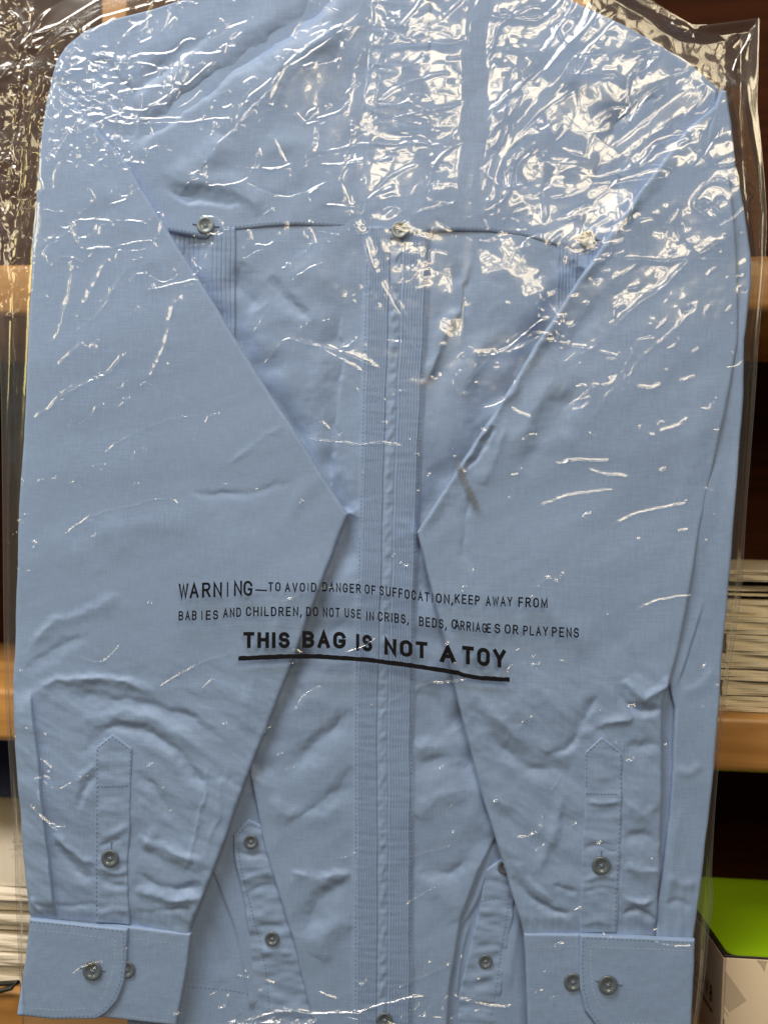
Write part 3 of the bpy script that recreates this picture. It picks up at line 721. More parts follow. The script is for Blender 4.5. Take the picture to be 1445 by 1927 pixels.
stitches('stitching', [(66, 1724), (150, 1732), (240, 1743), (240, 1790), (234, 1836), (222, 1866), (203, 1888), (186, 1899), (110, 1901), (46, 1894)], h_c2, c2.obj, .1, 5, 3, 1.2)
stitches('stitching', [(52, 1882), (110, 1888), (176, 1884)], h_c2, c2.obj, .1, 5, 3, 1.4, M_thread_pale)
buttonhole([(158, 1808), (184, 1813), (206, 1814)], h_c2, c2.obj)
button(183, 1813, hb(h_c2, 183, 1813) + .3, c2.obj, 18)

# ---- right sleeve: underlayer, outer strip, main layer
def h_ru(x, y): return 1.6 + .3 * perlin(x / 60, y / 60, 90) + 0 * x
ru = Panel('sleeve_underlayer', [(1180, 600), (1360, 600)], [(1360, 600), (1340, 950), (1320, 1280), (1290, 1740)], [(1180, 1740), (1290, 1740)], [(1180, 600), (1180, 1740)], h_ru, shirt, step=5, edge=4, thick=1, skirt=1)
rs_str = [([(1380, 760), (1350, 950), (1300, 1150), (1270, 1260)], 20, 20, -0.5), ([(1270, 1300), (1310, 1290), (1345, 1250)], 8, 14, 0.6), ([(1262, 1440), (1290, 1450), (1320, 1430)], 8, 10, .7),
          ([(1250, 1640), (1280, 1660), (1310, 1650)], 8, 10, .8), ([(1245, 1700), (1270, 1690), (1300, 1705)], 6, 8, -.7), ([(1280, 1500), (1262, 1600), (1250, 1700)], 10, 10, .6), ([(1320, 1120), (1290, 1220), (1262, 1300)], 3, 16, .9)]
def h_rs(x, y):
    H = np.full(x.shape, 5.6) + cloth_noise(x, y, .45, 91, 60, 80) + sstep(1500, 1700, y) * .4 * perlin(x / 14, y / 50, 93)
    return add_strokes(x, y, H, rs_str)
rs = Panel('sleeve_outer_fold', [(1352, 170), (1357, 173), (1362, 176)], [(1362, 176), (1372, 240), (1380, 320), (1396, 400), (1408, 480), (1409, 540), (1396, 640), (1394, 750), (1380, 930), (1365, 1120), (1352, 1280), (1338, 1450), (1322, 1600), (1299, 1768)],
           [(1230, 1768), (1299, 1768)], [(1352, 170), (1330, 240), (1270, 500), (1230, 900), (1235, 1200), (1256, 1290), (1266, 1330), (1262, 1440), (1256, 1540), (1242, 1640), (1234, 1700), (1230, 1768)],
           h_rs, shirt, step=2.0, edge=6, thick=1.6, skirt=2.5)
rm_str = [
    ([(1290, 262), (1200, 372), (1100, 512), (1010, 655), (930, 785), (850, 905), (790, 1000)], 13, 13, 1.3, 'g', .05),
    ([(1090, 710), (1050, 780), (1010, 840), (960, 890)], 24, 24, -1.3),
    ([(1050, 680), (990, 790), (940, 870)], 22, 22, 1.1),
    ([(1130, 560), (1080, 640), (1050, 690)], 18, 22, -0.9),
    ([(925, 800), (900, 850), (876, 892)], 5, 7, -1.6),
    ([(950, 790), (930, 850), (905, 920)], 12, 14, 1.0),
    ([(880, 930), (872, 1010), (880, 1080)], 6, 10, -.7),
    ([(960, 850), (1040, 830), (1100, 840)], 16, 20, .6),
    ([(1160, 1275), (1190, 1305), (1216, 1312), (1240, 1292), (1250, 1262)], 9, 9, 1.8),
    ([(1150, 1290), (1180, 1320), (1215, 1334), (1242, 1322)], 8, 8, -1.6),
    ([(1130, 1180), (1180, 1240), (1215, 1290)], 14, 14, -0.6),
    ([(870, 1320), (920, 1380), (980, 1430), (1040, 1446), (1088, 1440)], 14, 18, -1.2),
    ([(880, 1290), (940, 1350), (1000, 1400), (1050, 1412), (1090, 1400)], 12, 14, 1.1),
    ([(1120, 1300), (1092, 1350), (1070, 1400), (1020, 1420)], 8, 10, -1.3),
    ([(1190, 1340), (1150, 1352), (1110, 1366), (1080, 1390)], 8, 10, 1.3),
    ([(1165, 1395), (1200, 1402), (1236, 1396)], 8, 10, -1.0),
    ([(880, 1480), (940, 1500), (1010, 1560), (1070, 1600)], 16, 16, .9),
    ([(1060, 1470), (1040, 1560), (1000, 1650)], 10, 12, .8),
    ([(960, 1640), (1000, 1686), (1040, 1708), (1080, 1712)], 7, 9, -1.2),
    ([(950, 1610), (990, 1650), (1040, 1690)], 7, 10, 1.1),
    ([(1040, 1650), (1060, 1668), (1086, 1676)], 6, 8, -.9),
    ([(1168, 1500), (1200, 1522), (1236, 1520)], 9, 12, .9),
    ([(1168, 1570), (1200, 1566), (1236, 1580)], 9, 12, -.8),
    ([(1168, 1612), (1200, 1632), (1238, 1636)], 6, 12, 1.0),
    ([(1160, 1680), (1190, 1690), (1234, 1690)], 7, 8, 1.1),
    ([(1160, 1712), (1195, 1706), (1230, 1722)], 5, 7, -1.0),
    ([(1330, 700), (1290, 900), (1250, 1050)], 30, 24, 0.5),
    ([(990, 1120), (1060, 1180), (1130, 1210)], 30, 30, 0.6),
]
def h_rm(x, y):
    H = np.full(x.shape, 8.2) - 3.0 * (1 - sstep(200, 420, y)) - 1.2 * sstep(1715, 1748, y) + cloth_noise(x, y, .55, 95, -30, 130)
    low = sstep(1180, 1330, y); H = H + low * cloth_noise(x, y, .6, 97, 40, 44)
    H = H - 1.2 * sstep(1300, 1500, y)
    H = add_strokes(x, y, H, rm_str, gain=1.2, warp=7)
    return H + sstep(1660, 1745, y) * .35 * perlin(x / 11, y / 70, 99)
rm = Panel('sleeve', [(1288, 248), (1346, 200)], [(1346, 200), (1362, 260), (1374, 420), (1384, 560), (1383, 650), (1358, 780), (1326, 920), (1305, 1030), (1288, 1130), (1270, 1220), (1252, 1285), (1240, 1318), (1241, 1420), (1239, 1540), (1236, 1640), (1230, 1764)],
           [(988, 1764), (1085, 1764), (1230, 1764)],
           [(1288, 248), (1195, 370), (1095, 515), (1003, 655), (925, 783), (845, 905), (785, 1000), (822, 1150), (862, 1320), (905, 1490), (948, 1630), (988, 1764)],
           h_rm, shirt, step=2.0, edge=8, thick=1.8, skirt=5)
def h_pr(x, y):
    H = h_rm(x, y) * .6 + 7.2 * .4 + .8 + puckers(x, y, 1130, 70, 30, .55, 101)
    return add_strokes(x, y, H, [([(1096, 1502), (1130, 1506), (1166, 1500)], 5, 5, .9), ([(1090, 1590), (1130, 1585), (1160, 1600)], 6, 6, -.8), ([(1090, 1650), (1130, 1640), (1160, 1650)], 6, 6, .9), ([(1090, 1672), (1130, 1664), (1160, 1676)], 6, 6, -.7), ([(1088, 1735), (1120, 1726), (1155, 1734)], 6, 6, .5)])
pr = Panel('sleeve_placket', [(1095, 1411), (1127, 1381), (1165, 1411)], [(1165, 1411), (1167, 1490), (1164, 1560), (1160, 1640), (1156, 1748)], [(1086, 1750), (1156, 1750)],
           [(1095, 1411), (1097, 1500), (1092, 1570), (1089, 1650), (1086, 1750)], h_pr, rm.obj, step=1.6, edge=3, thick=.9, skirt=1.3)
stitches('stitching', [(1099, 1413), (1127, 1387), (1161, 1413)], h_pr, pr.obj, .1, 5, 3, 1.3)
stitches('stitching', [(1162, 1415), (1163, 1490), (1160, 1560), (1156, 1640), (1152, 1742)], h_pr, pr.obj, .1, 5, 3.5, 1.6)
stitches('stitching', [(1098, 1415), (1099, 1480)], h_pr, pr.obj, .1, 5, 3, 1.2)
stitches('stitching', [(1098, 1488), (1130, 1489), (1162, 1488)], h_pr, pr.obj, .1, 5, 1.5, 1.5)
buttonhole([(1126, 1594), (1126, 1620)], h_pr, pr.obj)
button(1126, 1620, hb(h_pr, 1126, 1620) + .3, pr.obj, 17.5)
c3 = Panel('cuff', [(984, 1750), (1130, 1750)], [(1130, 1750), (1140, 1960)], [(994, 1990), (1140, 1990)], [(984, 1750), (990, 1870), (994, 1990)], h_c1, shirt, step=1.8, edge=5, thick=1.2, skirt=3)
stitches('stitching', [(990, 1774), (1086, 1772)], h_c1, c3.obj, .1, 5, 3, 1.3, M_thread_pale)
button(1074, 1838, hb(h_c1, 1074, 1838) - .4, c3.obj, 17.5)
c4 = Panel('cuff', [(1085, 1748), (1180, 1752), (1299, 1758)], [(1299, 1758), (1296, 1850), (1291, 1990)], [(1180, 1990), (1291, 1990)], [(1085, 1748), (1084, 1800), (1086, 1850), (1096, 1890), (1118, 1920), (1150, 1945), (1180, 1990)], h_c2, shirt, step=1.8, edge=5, thick=1.3, skirt=2.2)
stitches('stitching', [(1292, 1777), (1200, 1774), (1106, 1770), (1105, 1810), (1110, 1850), (1118, 1874), (1134, 1890)], h_c2, c4.obj, .1, 5, 3, 1.4, M_thread_pale)
stitches('stitching', [(1294, 1763), (1180, 1758), (1092, 1754), (1090, 1800), (1093, 1850), (1102, 1886), (1124, 1914), (1158, 1938)], h_c2, c4.obj, .1, 5, 3, 1.2)
stitches('stitching', [(1292, 1915), (1150, 1912)], h_c2, c4.obj, .1, 5, 3, 1.4, M_thread_pale)
buttonhole([(1114, 1832), (1137, 1838), (1163, 1840)], h_c2, c4.obj)
button(1137, 1839, hb(h_c2, 1137, 1839) + .3, c4.obj, 18)
# clear tack pin through the right sleeve edge
pin = bmesh.new()
bmesh.ops.create_cube(pin, size=1)
for v in pin.verts: v.co = Vector((v.co.x * 11 * S, v.co.y * .0008, v.co.z * 92 * S))
bmesh.ops.bevel(pin, geom=list(pin.edges), offset=.0003, segments=2, affect='EDGES')
for k in range(4):
    r = bmesh.ops.create_cube(pin, size=1)
    for v in r['verts']: v.co = Vector((v.co.x * 13 * S, v.co.y * .0016 - .0002, v.co.z * 4 * S + (-6 - 9 * k) * S))
po = bm_obj('tack_pin', pin, shirt, [M_tack]); po.location = P(876, 914, 10.5); po.rotation_euler = (0, math.radians(-25), 0)

# ------------------------------------------------------------------ the bag
bag = thing('garment_bag', 'clear crinkled plastic garment bag printed with a black suffocation warning', 'plastic bag')
sil = [(560, -120), (350, -2), (290, 18), (200, 42), (128, 86), (96, 150), (84, 240), (76, 340), (66, 470), (56, 700), (42, 950), (36, 1150), (31, 1282), (38, 1420), (50, 1600), (64, 1724), (42, 1899), (60, 2010),
       (1291, 2010), (1299, 1758), (1322, 1600), (1338, 1450), (1352, 1280), (1380, 930), (1396, 640), (1409, 500), (1396, 400), (1372, 240), (1360, 176), (1290, 112), (1170, 45), (1075, 2), (860, -120)]
B_top = [(-110, -110), (300, -110), (700, -110), (1130, -60), (1255, 20), (1300, 46), (1330, 47), (1428, 34)]
B_right = [(1428, 34), (1426, 120), (1424, 200), (1433, 290), (1441, 400), (1438, 500), (1426, 640), (1420, 740), (1404, 950), (1393, 1120), (1375, 1240), (1360, 1350), (1350, 1450), (1342, 1560), (1338, 1650), (1341, 1690), (1333, 1750), (1326, 1830), (1312, 1930), (1300, 2030)]
B_left = [(-110, -110), (-60, 200), (-12, 450), (2, 700), (6, 950), (8, 1150), (11, 1300), (18, 1420), (28, 1580), (31, 1690), (36, 1800), (40, 1880), (44, 2030)]
B_bot = [(44, 2030), (600, 2026), (1300, 2030)]
bagpoly = B_top + B_right[1:] + list(reversed(B_bot))[1:] + list(reversed(B_left))[1:-1]

# crease strokes traced as they lie in the film: (points, width, height)
K = []
def cr(pts, w_=5, a=0.9):
    ym = sum(p[1] for p in pts) / len(pts); a = a * (1 + 1.1 * max(0.0, min(1.0, (ym - 850) / 1000)))
    K.append((pts, w_ * .72, w_ * .72, a, 'c', 0.12))
cr([(735, -5), (650, 60), (560, 122), (500, 195), (440, 265), (370, 345), (312, 428)], 5, 1.5)
cr([(720, 0), (640, 75), (545, 140), (488, 205), (425, 275), (350, 365)], 4, -1.1)
cr([(180, 115), (235, 128), (262, 124), (330, 121), (355, 100), (385, 94)], 5, 1.1)
cr([(200, 140), (240, 134), (256, 148), (262, 138), (300, 143), (345, 178), (390, 150), (424, 124)], 4, 1.0)
cr([(345, 180), (322, 205), (285, 224), (232, 220)], 4, 1.0)
cr([(220, 192), (262, 186), (310, 184), (340, 180)], 4, .9)
cr([(200, 250), (250, 252), (330, 248), (400, 240), (450, 238)], 4, .9)
cr([(220, 238), (300, 242), (360, 236)], 3, .8)
cr([(165, 250), (200, 262), (226, 290), (246, 318), (292, 322)], 6, 1.3)
cr([(230, 60), (182, 82), (170, 76)], 4, .8); cr([(280, 62), (232, 100)], 5, 1.0); cr([(330, 30), (322, 55), (315, 75), (345, 45)], 4, .9)
cr([(100, 275), (120, 240), (160, 205), (190, 185)], 4, 1.0); cr([(110, 320), (150, 262), (185, 215)], 4, .9)
cr([(150, 424), (220, 426), (290, 431)], 4, 1.2); cr([(158, 480), (220, 474), (290, 466), (302, 490)], 5, 1.1)
cr([(150, 424), (150, 455), (166, 482)], 7, 1.2); cr([(290, 431), (312, 410), (318, 428), (300, 470)], 6, 1.2)
cr([(150, 485), (150, 540), (128, 610), (108, 655)], 5, 1.1); cr([(215, 490), (190, 540), (165, 590)], 6, 1.0); cr([(258, 500), (230, 540), (200, 600), (150, 640)], 6, .9)
cr([(285, 551), (330, 545), (382, 537)], 3, 1.0); cr([(350, 552), (330, 600), (318, 660), (300, 700), (285, 732)], 13, 1.5)
cr([(250, 658), (202, 716), (130, 745), (100, 780)], 6, 1.1); cr([(172, 650), (120, 695)], 5, .9); cr([(190, 640), (196, 715), (250, 662)], 4, 1.0)
cr([(70, 795), (110, 770), (150, 740), (190, 722)], 5, .9)
cr([(640, 350), (655, 400), (690, 490), (720, 560), (748, 602), (775, 655), (797, 705)], 5, 1.6); cr([(660, 370), (690, 430), (725, 520), (750, 580)], 4, -1.2)
cr([(705, -10), (700, 100), (688, 190), (660, 280), (640, 362)], 5, 1.2); cr([(725, 20), (716, 160), (700, 260)], 4, -1.0)
cr([(488, 702), (520, 668), (545, 648), (565, 648), (640, 668), (720, 702)], 5, 1.3); cr([(560, 648), (610, 664), (690, 706)], 4, .9)
cr([(572, 828), (620, 834), (680, 838), (762, 842)], 3, 1.1); cr([(600, 302), (680, 285), (770, 282), (862, 292)], 5, .9); cr([(600, 322), (700, 318)], 4, .8)
cr([(724, 105), (790, 103), (850, 98), (880, 78)], 6, 1.3); cr([(610, 400), (690, 402)], 3, .8); cr([(430, 330), (520, 330)], 3, .6)
cr([(730, 545), (770, 620), (800, 690)], 3, 1.1)
cr([(905, 55), (985, 60), (1020, 50), (1060, 10)], 6, 1.3); cr([(1085, -5), (1060, 50), (1020, 110), (985, 165), (930, 215), (900, 240)], 6, 1.5)
cr([(1110, 0), (1080, 60), (1030, 130), (975, 180)], 5, -1.3); cr([(1150, 20), (1100, 60), (1060, 110), (1000, 170)], 5, 1.3); cr([(1180, 30), (1110, 90), (1050, 150)], 4, -1.1)
cr([(905, 112), (990, 118), (1030, 116)], 4, 1.1); cr([(960, 150), (940, 240), (935, 320), (900, 430)], 5, 1.3); cr([(980, 150), (958, 260), (930, 420)], 4, -1.1)
cr([(1300, 180), (1220, 190), (1180, 240), (1110, 310), (1050, 320), (1020, 295)], 7, 1.5)
cr([(1290, 262), (1230, 290), (1180, 330), (1110, 348), (1050, 322)], 5, 1.2); cr([(1110, 310), (1060, 300), (1030, 260), (1010, 200)], 6, 1.1)
cr([(1040, 210), (1080, 260), (1140, 260), (1180, 230)], 6, 1.1); cr([(1022, 180), (1050, 160), (1110, 160), (1180, 175)], 6, 1.0)
cr([(1290, 275), (1260, 250), (1220, 270), (1180, 300)], 5, .9); cr([(1100, 390), (1160, 360), (1230, 350), (1290, 362)], 6, 1.2); cr([(1160, 340), (1210, 325), (1280, 345)], 5, 1.1)
cr([(1368, 440), (1330, 470), (1290, 500), (1240, 545), (1200, 575), (1170, 600), (1120, 650), (1048, 692)], 9, 1.7); cr([(1355, 425), (1320, 395), (1290, 400), (1340, 440)], 6, 1.2)
cr([(1288, 592), (1230, 650), (1170, 712), (1120, 770), (1096, 794)], 4, .9); cr([(1168, 612), (1166, 680), (1160, 760), (1150, 830), (1150, 885)], 7, 1.0)
cr([(872, 745), (900, 700), (950, 660), (1000, 620), (1035, 608)], 5, 1.3); cr([(885, 680), (950, 668), (1010, 642)], 5, 1.0); cr([(1010, 650), (1090, 660), (1155, 680)], 4, 1.0)
cr([(1110, 492), (1200, 500), (1342, 500)], 4, 1.2); cr([(1100, 505), (1128, 525), (1155, 560)], 4, .9); cr([(1030, 528), (1080, 490), (1150, 470), (1180, 440)], 5, 1.2)
cr([(1150, 445), (1175, 455), (1180, 478)], 5, 1.1); cr([(1045, 875), (1090, 868), (1142, 868)], 4, 1.0); cr([(1098, 880), (1130, 895), (1180, 902)], 4, .9)
cr([(958, 775), (980, 785), (995, 790)], 5, .9); cr([(1225, 815), (1260, 805), (1285, 790)], 5, 1.0); cr([(1165, 722), (1200, 735), (1240, 730)], 6, 1.1); cr([(1190, 802), (1205, 815), (1225, 822)], 5, .9)
cr([(850, 718), (845, 790), (852, 862)], 3, .8); cr([(1240, 700), (1275, 728)], 4, .8); cr([(1100, 820), (1120, 828)], 4, .7); cr([(1010, 555), (980, 570), (975, 585)], 5, .9); cr([(1020, 600), (1005, 580), (1040, 560)], 4, .8)
cr([(1000, 1112), (1020, 1090), (1045, 1094), (1058, 1082), (1080, 1110)], 5, 1.2); cr([(990, 1120), (1010, 1135)], 4, .8); cr([(885, 1095), (885, 1070), (888, 1078)], 4, .9)
cr([(1062, 1405), (1050, 1440), (1030, 1485)], 3, .9); cr([(1012, 1520), (1005, 1560), (996, 1592)], 3, .9); cr([(975, 1370), (985, 1352), (998, 1345), (990, 1360)], 4, 1.0)
cr([(455, 1905), (520, 1890), (560, 1886), (610, 1888), (680, 1882), (760, 1862), (815, 1858)], 5, 1.4); cr([(740, 1850), (790, 1820), (850, 1795)], 7, 1.1); cr([(400, 1915), (470, 1908), (560, 1910), (600, 1900)], 6, 1.3)
cr([(600, 1846), (640, 1862)], 4, .9); cr([(840, 1858), (900, 1874), (965, 1876)], 3, 1.0); cr([(450, 1820), (475, 1822)], 3, .9); cr([(495, 1828), (522, 1833)], 4, .9); cr([(770, 1605), (820, 1586), (850, 1580)], 3, .7)
cr([(320, 1930), (360, 1915), (400, 1925)], 8, 1.2); cr([(85, 1420), (110, 1440), (100, 1450)], 4, .9); cr([(70, 1500), (110, 1540), (140, 1545)], 5, 1.1); cr([(110, 1545), (125, 1560)], 4, 1.0)
cr([(1428, 36), (1395, 100), (1368, 160), (1350, 200)], 6, 1.5); cr([(1240, 55), (1290, 50), (1320, 90), (1350, 110)], 14, 1.6); cr([(1345, 112), (1370, 85), (1395, 60)], 5, .9); cr([(1315, 95), (1345, 130), (1368, 158)], 8, 1.5)
cr([(1355, 40), (1300, 46), (1180, 20)], 4, .8); cr([(1395, 350), (1420, 365), (1400, 380)], 5, .8); cr([(1395, 410), (1425, 400), (1435, 415)], 5, .8); cr([(1390, 680), (1410, 690), (1395, 700)], 5, .9); cr([(1380, 950), (1395, 960)], 4, .8)
# left crumpled margin
for pts in ([(100, 10), (70, 60), (60, 110), (30, 200), (20, 330), (25, 420)], [(60, 0), (40, 90), (10, 140), (-20, 170)], [(95, 70), (60, 90), (50, 130), (90, 110), (160, 75)], [(140, 60), (100, 95), (40, 90)], [(50, 140), (45, 260), (30, 340)],
            [(80, 120), (72, 200), (60, 260), (40, 420)], [(20, 110), (60, 70), (120, 60)], [(0, 560), (40, 545), (54, 560)], [(0, 300), (30, 330), (10, 380)]):
    cr(pts, 8, 1.9)
for pts in ([(930, 1100), (965, 1190), (1000, 1285)], [(1040, 1130), (1068, 1215), (1105, 1300)], [(470, 1160), (560, 1120), (690, 1090)], [(120, 1010), (220, 960), (340, 935)], [(1130, 1000), (1210, 960), (1290, 950)],
            [(700, 1330), (780, 1290), (880, 1275)], [(300, 1290), (390, 1240), (450, 1225)], [(480, 640), (530, 560), (610, 500)], [(1000, 960), (1060, 935), (1150, 925)], [(200, 860), (300, 800), (380, 790)], [(1180, 1150), (1240, 1125), (1300, 1120)]):
    cr(pts, 3.2, .85)
rr = random.Random(11)
spk = []
def specks(n, x0, x1, y0, y1, ang, spread, lmin, lmax, a, w_=3.0):
    for _ in range(n):
        x = rr.uniform(x0, x1); y = rr.uniform(y0, y1); th = math.radians(ang + rr.gauss(0, spread)); L = rr.uniform(lmin, lmax)
        b = rr.uniform(-.3, .3) * L
        p0 = (x, y); p2 = (x + L * math.cos(th), y - L * math.sin(th)); p1 = ((p0[0] + p2[0]) / 2 + b * math.sin(th), (p0[1] + p2[1]) / 2 + b * math.cos(th))
        cr([p0, p1, p2], rr.uniform(.7, 1.4) * w_, a * rr.uniform(.5, 1.2) * rr.choice([1, 1, -1]))
specks(110, 80, 620, 20, 520, 30, 30, 15, 70, 1.0)
specks(120, 80, 260, 90, 330, 40, 60, 6, 26, 1.1, 2.4)
specks(22, -10, 90, 0, 600, 60, 50, 14, 60, 1.5, 5)
specks(60, 620, 1340, 10, 470, 48, 14, 50, 190, 1.2, 2.8)
specks(120, 620, 1340, 10, 520, 35, 40, 8, 36, .9, 2.2)
specks(30, 620, 1340, 10, 470, 0, 22, 40, 130, 1.0, 3.4)
specks(24, 80, 600, 20, 420, 46, 14, 40, 160, .9, 3.2)
specks(26, 900, 1340, 480, 800, 40, 16, 20, 90, 1.1, 3.2)
specks(34, 80, 400, 450, 900, 50, 30, 8, 40, .8)
specks(40, 620, 1350, 450, 900, 35, 35, 10, 50, .8)
specks(26, 1320, 1415, 400, 1000, 20, 40, 5, 16, .9, 2.4)
specks(90, 60, 1330, 880, 1900, 25, 45, 6, 24, 1.2, 3.2)
specks(12, 60, 1330, 900, 1900, 20, 25, 30, 90, 1.0, 3.0)
specks(30, 380, 900, 1870, 1925, 15, 30, 15, 60, 1.1, 3.6)
specks(34, 10, 60, 900, 1800, 40, 60, 4, 16, .8, 2.2)
specks(16, 560, 860, 560, 900, 30, 50, 6, 24, .8, 2.4)

band = [(905, -30), (893, 60), (892, 200), (884, 330), (876, 430), (870, 560)]
bands = [(band, 26, -3.2, 0), ([(1290, 190), (1173, 280), (1110, 315), (1060, 345)], 20, -1.3, 1), ([(1175, 55), (1255, 108), (1345, 165)], 20, 1.1, 1),
         ([(1005, 180), (1055, 225), (1110, 268)], 30, 1.7, 1), ([(1040, 330), (1100, 365), (1150, 400)], 26, 1.5, 1), ([(1200, 400), (1300, 340)], 22, -1.2, 1), ([(940, 470), (1010, 560)], 20, 1.0, 1),
         ([(640, 40), (690, 60)], 30, 1.2, 1), ([(1080, 130), (950, 290), (915, 380)], 10, -.8, 1)]
def facet(u, v, seed):
    """flat facets on a skewed triangle lattice: straight creases where facets meet"""
    s_ = (u + v) * .3660254; i = np.floor(u + s_).astype(int); j = np.floor(v + s_).astype(int)
    fu = u + s_ - i; fv = v + s_ - j
    def hv(a, b): return GX[PERM[PERM[(a + seed * 31) & 255] + (b & 255)]]
    h00 = hv(i, j); h11 = hv(i + 1, j + 1); up_ = fu > fv
    h1 = np.where(up_, hv(i + 1, j), hv(i, j + 1)); a = np.maximum(fu, fv); b = np.minimum(fu, fv)
    return h00 * (1 - a) + h1 * (a - b) + h11 * b
def bag_h(x, y, fine=True):
    sh = x.shape; x = np.asarray(x, float).ravel(); y = np.asarray(y, float).ravel()
    d, _, _ = pdist(x, y, sil, True); sd = np.where(inside(x, y, sil), d, -d)
    db, _, _ = pdist(x, y, bagpoly, True)
    H = 1.0 + 13.2 * sstep(-46, 14, sd)
    # film stands further off towards the shoulders
    H = H + 2.5 * blob(x, y, 1150, 200, 420, 330) + 1.5 * blob(x, y, 250, 150, 250, 300)
    wxp = x + 14 * perlin(x / 70, y / 70, 111) + 4 * perlin(x / 18, y / 18, 112)
    wyp = y + 14 * perlin(x / 70, y / 70, 113) + 4 * perlin(x / 18, y / 18, 114)
    # regional intensity of crumpling
    TR = np.clip(1.2 * blob(x, y, 1120, 230, 330, 260) + 1.0 * blob(x, y, 760, 230, 190, 330) + .6 * blob(x, y, 990, 470, 170, 130), 0, 1)
    TL = np.clip(1.15 * blob(x, y, 150, 190, 130, 140, 20) + .7 * blob(x, y, 400, 130, 230, 140, -30), 0, 1)
    inn = .12 + .88 * sstep(-45, 5, sd); TR = TR * inn
    LM = sstep(95, 40, x) * sstep(640, 380, y)
    MID = np.clip(blob(x, y, 690, 560, 70, 170) + .5 * blob(x, y, 1180, 640, 200, 130, -40) + .5 * blob(x, y, 160, 620, 100, 140, -40), 0, 1)
    LOW = blob(x, y, 620, 1915, 330, 34)
    calm = np.ones(x.shape); tilt = np.zeros(x.shape)
    for pts, wd, A, dg in bands:
        q_ = smooth(pts); m = (x > min(a[0] for a in q_) - 5 * wd) & (x < max(a[0] for a in q_) + 5 * wd) & (y > min(a[1] for a in q_) - 5 * wd) & (y < max(a[1] for a in q_) + 5 * wd)
        if not m.any(): continue
        d_, s1, t_ = pdist(x[m], y[m], q_); sg = d_ * s1 / wd
        calm[m] *= 1 - .96 * np.exp(-(d_ / (wd * 1.05)) ** 4); tilt[m] += A * sg * np.exp(-sg * sg / 2.4)
    H = H + tilt
    up = sstep(1000, 500, y)
    def rot(ang, sx, sy):
        a = math.radians(ang); return (wxp * math.cos(a) - wyp * math.sin(a)) / sx, (wxp * math.sin(a) + wyp * math.cos(a)) / sy
    H = H + 3.2 * perlin(wxp / 260, wyp / 200, 120) * (0.35 + .65 * up) * (.35 + .65 * sstep(560, 760, x))
    u, v = rot(38, 150, 80)
    H = H + 1.9 * perlin(u, v, 121) * (TR + .4 * MID + .2 * TL) * calm
    gate = sstep(.02, .30, perlin(x / 120 + 3, y / 95, 131) + .10 * TR)            # patches that are crinkled
    gate2 = sstep(-.05, .25, perlin(x / 75, y / 90 + 7, 132))
    CC = blob(x, y, 770, 230, 115, 260)
    u, v = rot(-4, 130, 30)
    H = H + .75 * facet(u, v, 3) * CC * (.35 + .8 * gate2) * calm
    u, v = rot(-8, 60, 15)
    H = H + .28 * facet(u, v, 4) * CC * gate2 * calm
    u, v = rot(42, 120, 46)
    H = H + 1.0 * facet(u, v, 5) * (.8 * TR * (1 - .6 * CC) + .45 * TL + .35 * MID) * (.3 + gate) * calm
    u, v = rot(30, 52, 26)
    H = H + .42 * facet(u, v, 6) * (.9 * TR * (1 - .5 * CC) + .6 * TL + .6 * MID) * (.1 + gate2) * calm
    if fine:
        u, v = rot(34, 24, 11)
        H = H + .15 * facet(u, v, 7) * (gate2 * gate * TR + .7 * MID + .9 * TL * gate + .6 * LOW) * calm
        cr_ = blob(x, y, 150, 190, 85, 70) * 1.3 + LM * (.12 + .35 * gate)
        H = H + .8 * facet(wxp / 13, wyp / 10, 8) * cr_ + .9 * facet(wxp / 34, wyp / 26, 10) * cr_ + .30 * (.3 - np.abs(perlin(wxp / 15, wyp / 13, 126))) * cr_
        H = H + 2.2 * facet(wxp / 60, wyp / 105, 9) * LM
    # large flap lines at top right
    KF = add_strokes(x + .4 * (wxp - x), y + .4 * (wyp - y), np.zeros(x.shape), K, gain=.92)
    H = H + KF * (.1 + .9 * calm)
    H = H - .05 * np.clip(-sd - 20, 0, 60)
    H = H + .10 * perlin(x / 33, y / 40, 130) * 1.0
    H = np.maximum(H, 0.6) if False else H
    edge = sstep(0, 20, db)
    return ((H - 1.0) * edge + .3).reshape(sh)
Xg, Yg = coons(B_top, B_right, B_bot, B_left, 1000, 1340)
Hg = bag_h(Xg, Yg)
front_film = link('front_film', grid_mesh('front_film', wx(Xg), -Hg * .001, wz(Yg)), bag, [M_film])
Xb, Yb = coons(B_top, B_right, B_bot, B_left, 420, 560)
db, _, _ = pdist(Xb.ravel(), Yb.ravel(), bagpoly, True); db = db.reshape(Xb.shape)
ed = sstep(0, 25, db)
LMb = sstep(120, 40, Xb) * sstep(640, 380, Yb)
Hb = -.3 - ed * (7.2 + 1.2 * perlin(Xb / 60, Yb / 80, 140) + .4 * perlin(Xb / 22, Yb / 30, 141) + LMb * 2.2 * (np.abs(perlin(Xb / 32, Yb / 45, 142))) + .06 * np.clip(Xb - 1370, 0, 90) * ed)
link('back_film', grid_mesh('back_film', wx(Xb), -Hb * .001, wz(Yb)), bag, [M_film])
for nm, pts in (('side_seam', B_right), ('side_seam', B_left)):
    bm = bmesh.new(); sp = smooth(pts, 5); tube(bm, [P(a, b, .1) for a, b in sp], .00028, 6); bm_obj(nm, bm, bag, [M_tack])

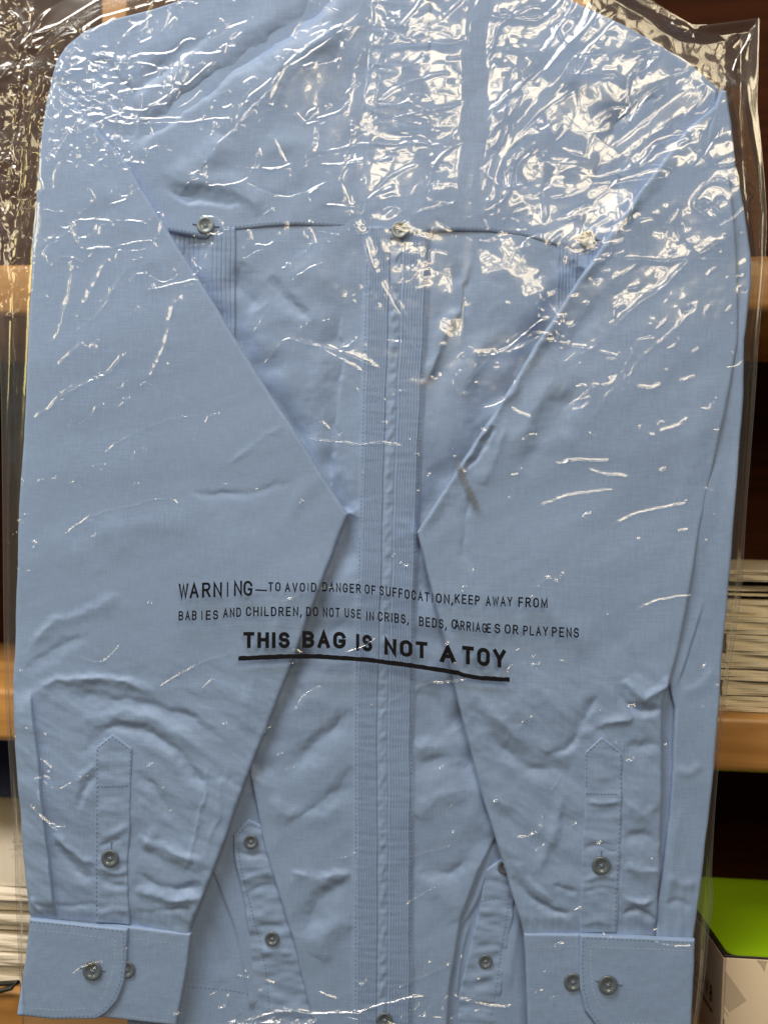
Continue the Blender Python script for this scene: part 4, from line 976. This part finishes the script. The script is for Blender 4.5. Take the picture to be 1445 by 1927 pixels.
# ---- printed warning on the film
def hflat(a, b):
    """film height for the print, follows the same surface"""
    return bag_h(np.array(a, float), np.array(b, float), False)
def words(name, items, bold, lift=.15):
    V, F = [], []
    for txt, x0, x1, yb0, yb1, cap in items:
        v, f = text_mesh(txt, bold, gap=.26 if bold < .2 else .18); s0 = len(V)
        for a, b in v: V.append((x0 + a * (x1 - x0), yb0 + a * (yb1 - yb0) - b / CAP * cap))
        F += [[i + s0 for i in q_] for q_ in f]
    bm = bmesh.new()
    hh = hflat([v[0] for v in V], [v[1] for v in V])
    vs = [bm.verts.new(P(a, b, h + lift)) for (a, b), h in zip(V, hh)]
    for q_ in F:
        try: bm.faces.new([vs[i] for i in q_])
        except Exception: pass
    return bm_obj(name, bm, bag, [M_ink])
words('warning_line', [('W', 344, 362, 1124, 1123, 28), ('A', 364, 381, 1123, 1122, 28), ('R', 387, 403, 1122, 1121, 28), ('N', 408, 424, 1121, 1121, 28), ('I', 433, 435.5, 1121, 1120, 28), ('N', 446, 461, 1119, 1118, 28), ('G', 463.5, 480, 1118, 1119, 28)], .16)
words('warning_line', [('\u2014', 485, 507, 1119, 1120, 28)], .10)
words('warning_line', [('TO', 509, 532, 1110, 1110, 17), ('AVO', 540, 577, 1111, 1111, 17), ('I', 582, 583.6, 1111, 1111, 17), ('D', 588, 598, 1111, 1111, 17), ('DANGER', 609, 680, 1110, 1114, 17.5),
    ('OF', 687, 707, 1114, 1117, 17.5), ('SUFFOCAT', 714, 806, 1117, 1130, 18), ('I', 811, 812.6, 1131, 1131, 18), ('ON,', 818, 850, 1131, 1134, 18), ('KEEP', 853, 899, 1132, 1136, 18), ('AWAY', 910, 959, 1137, 1138, 18), ('FROM', 970, 1024, 1139, 1141, 18.5)], .165)
words('warning_line', [('BAB', 344, 377, 1164, 1163, 17.5), ('I', 386, 387.8, 1163, 1163, 17.5), ('ES', 394, 417, 1163, 1162, 17.5), ('AND', 426, 459, 1159, 1157, 17.5), ('CHILDREN,', 468, 571, 1156, 1156, 17.5), ('DO', 579, 601, 1156, 1156, 17.5), ('NOT', 610, 641, 1157, 1158, 17.5),
    ('USE', 650, 680, 1158, 1161, 17.5), ('IN', 690, 704, 1164, 1165, 17.5), ('CRIBS,', 711, 768, 1165, 1171, 18), ('BEDS,', 787, 838, 1174, 1180, 18), ('C', 847, 857, 1179, 1180, 18), ('A', 852, 862, 1180, 1181, 18), ('RRIAG', 863, 912, 1182, 1187, 18), ('E', 912, 920, 1187, 1187, 18), ('S', 926, 937, 1187, 1188, 18),
    ('OR', 945, 970, 1188, 1190, 18), ('PLAY', 979, 1025, 1191, 1193, 18), ('PENS', 1032, 1082, 1194, 1196, 18.5)], .165)
words('warning_line', [('THIS', 463, 549, 1215, 1215, 30), ('BAG', 572, 652, 1214, 1216, 31), ('IS', 671, 701, 1219, 1222, 31), ('NOT', 723, 803, 1227, 1235, 31), ('A', 825, 855, 1241, 1242, 31), ('TOY', 866, 947, 1244, 1252, 34)], .225)
ul = resample([(454, 1234), (540, 1230), (600, 1230), (690, 1236), (780, 1248), (862, 1261), (866, 1264), (900, 1270), (954, 1273)], 90)
rw = [rr.uniform(-.5, .5) for _ in ul]
V = [(a, b - 4.2 + q_) for (a, b), q_ in zip(ul, rw)] + [(a, b + 4.2 + q_ * .6) for (a, b), q_ in zip(ul, rw[::-1])]
hh = hflat([v[0] for v in V], [v[1] for v in V])
me = bpy.data.meshes.new('underline'); n_ = len(ul)
me.from_pydata([P(a, b, h + .15) for (a, b), h in zip(V, hh)], [], [[i, i + 1, i + 1 + n_, i + n_] for i in range(n_ - 1)])
link('underline', me, bag, [M_ink])
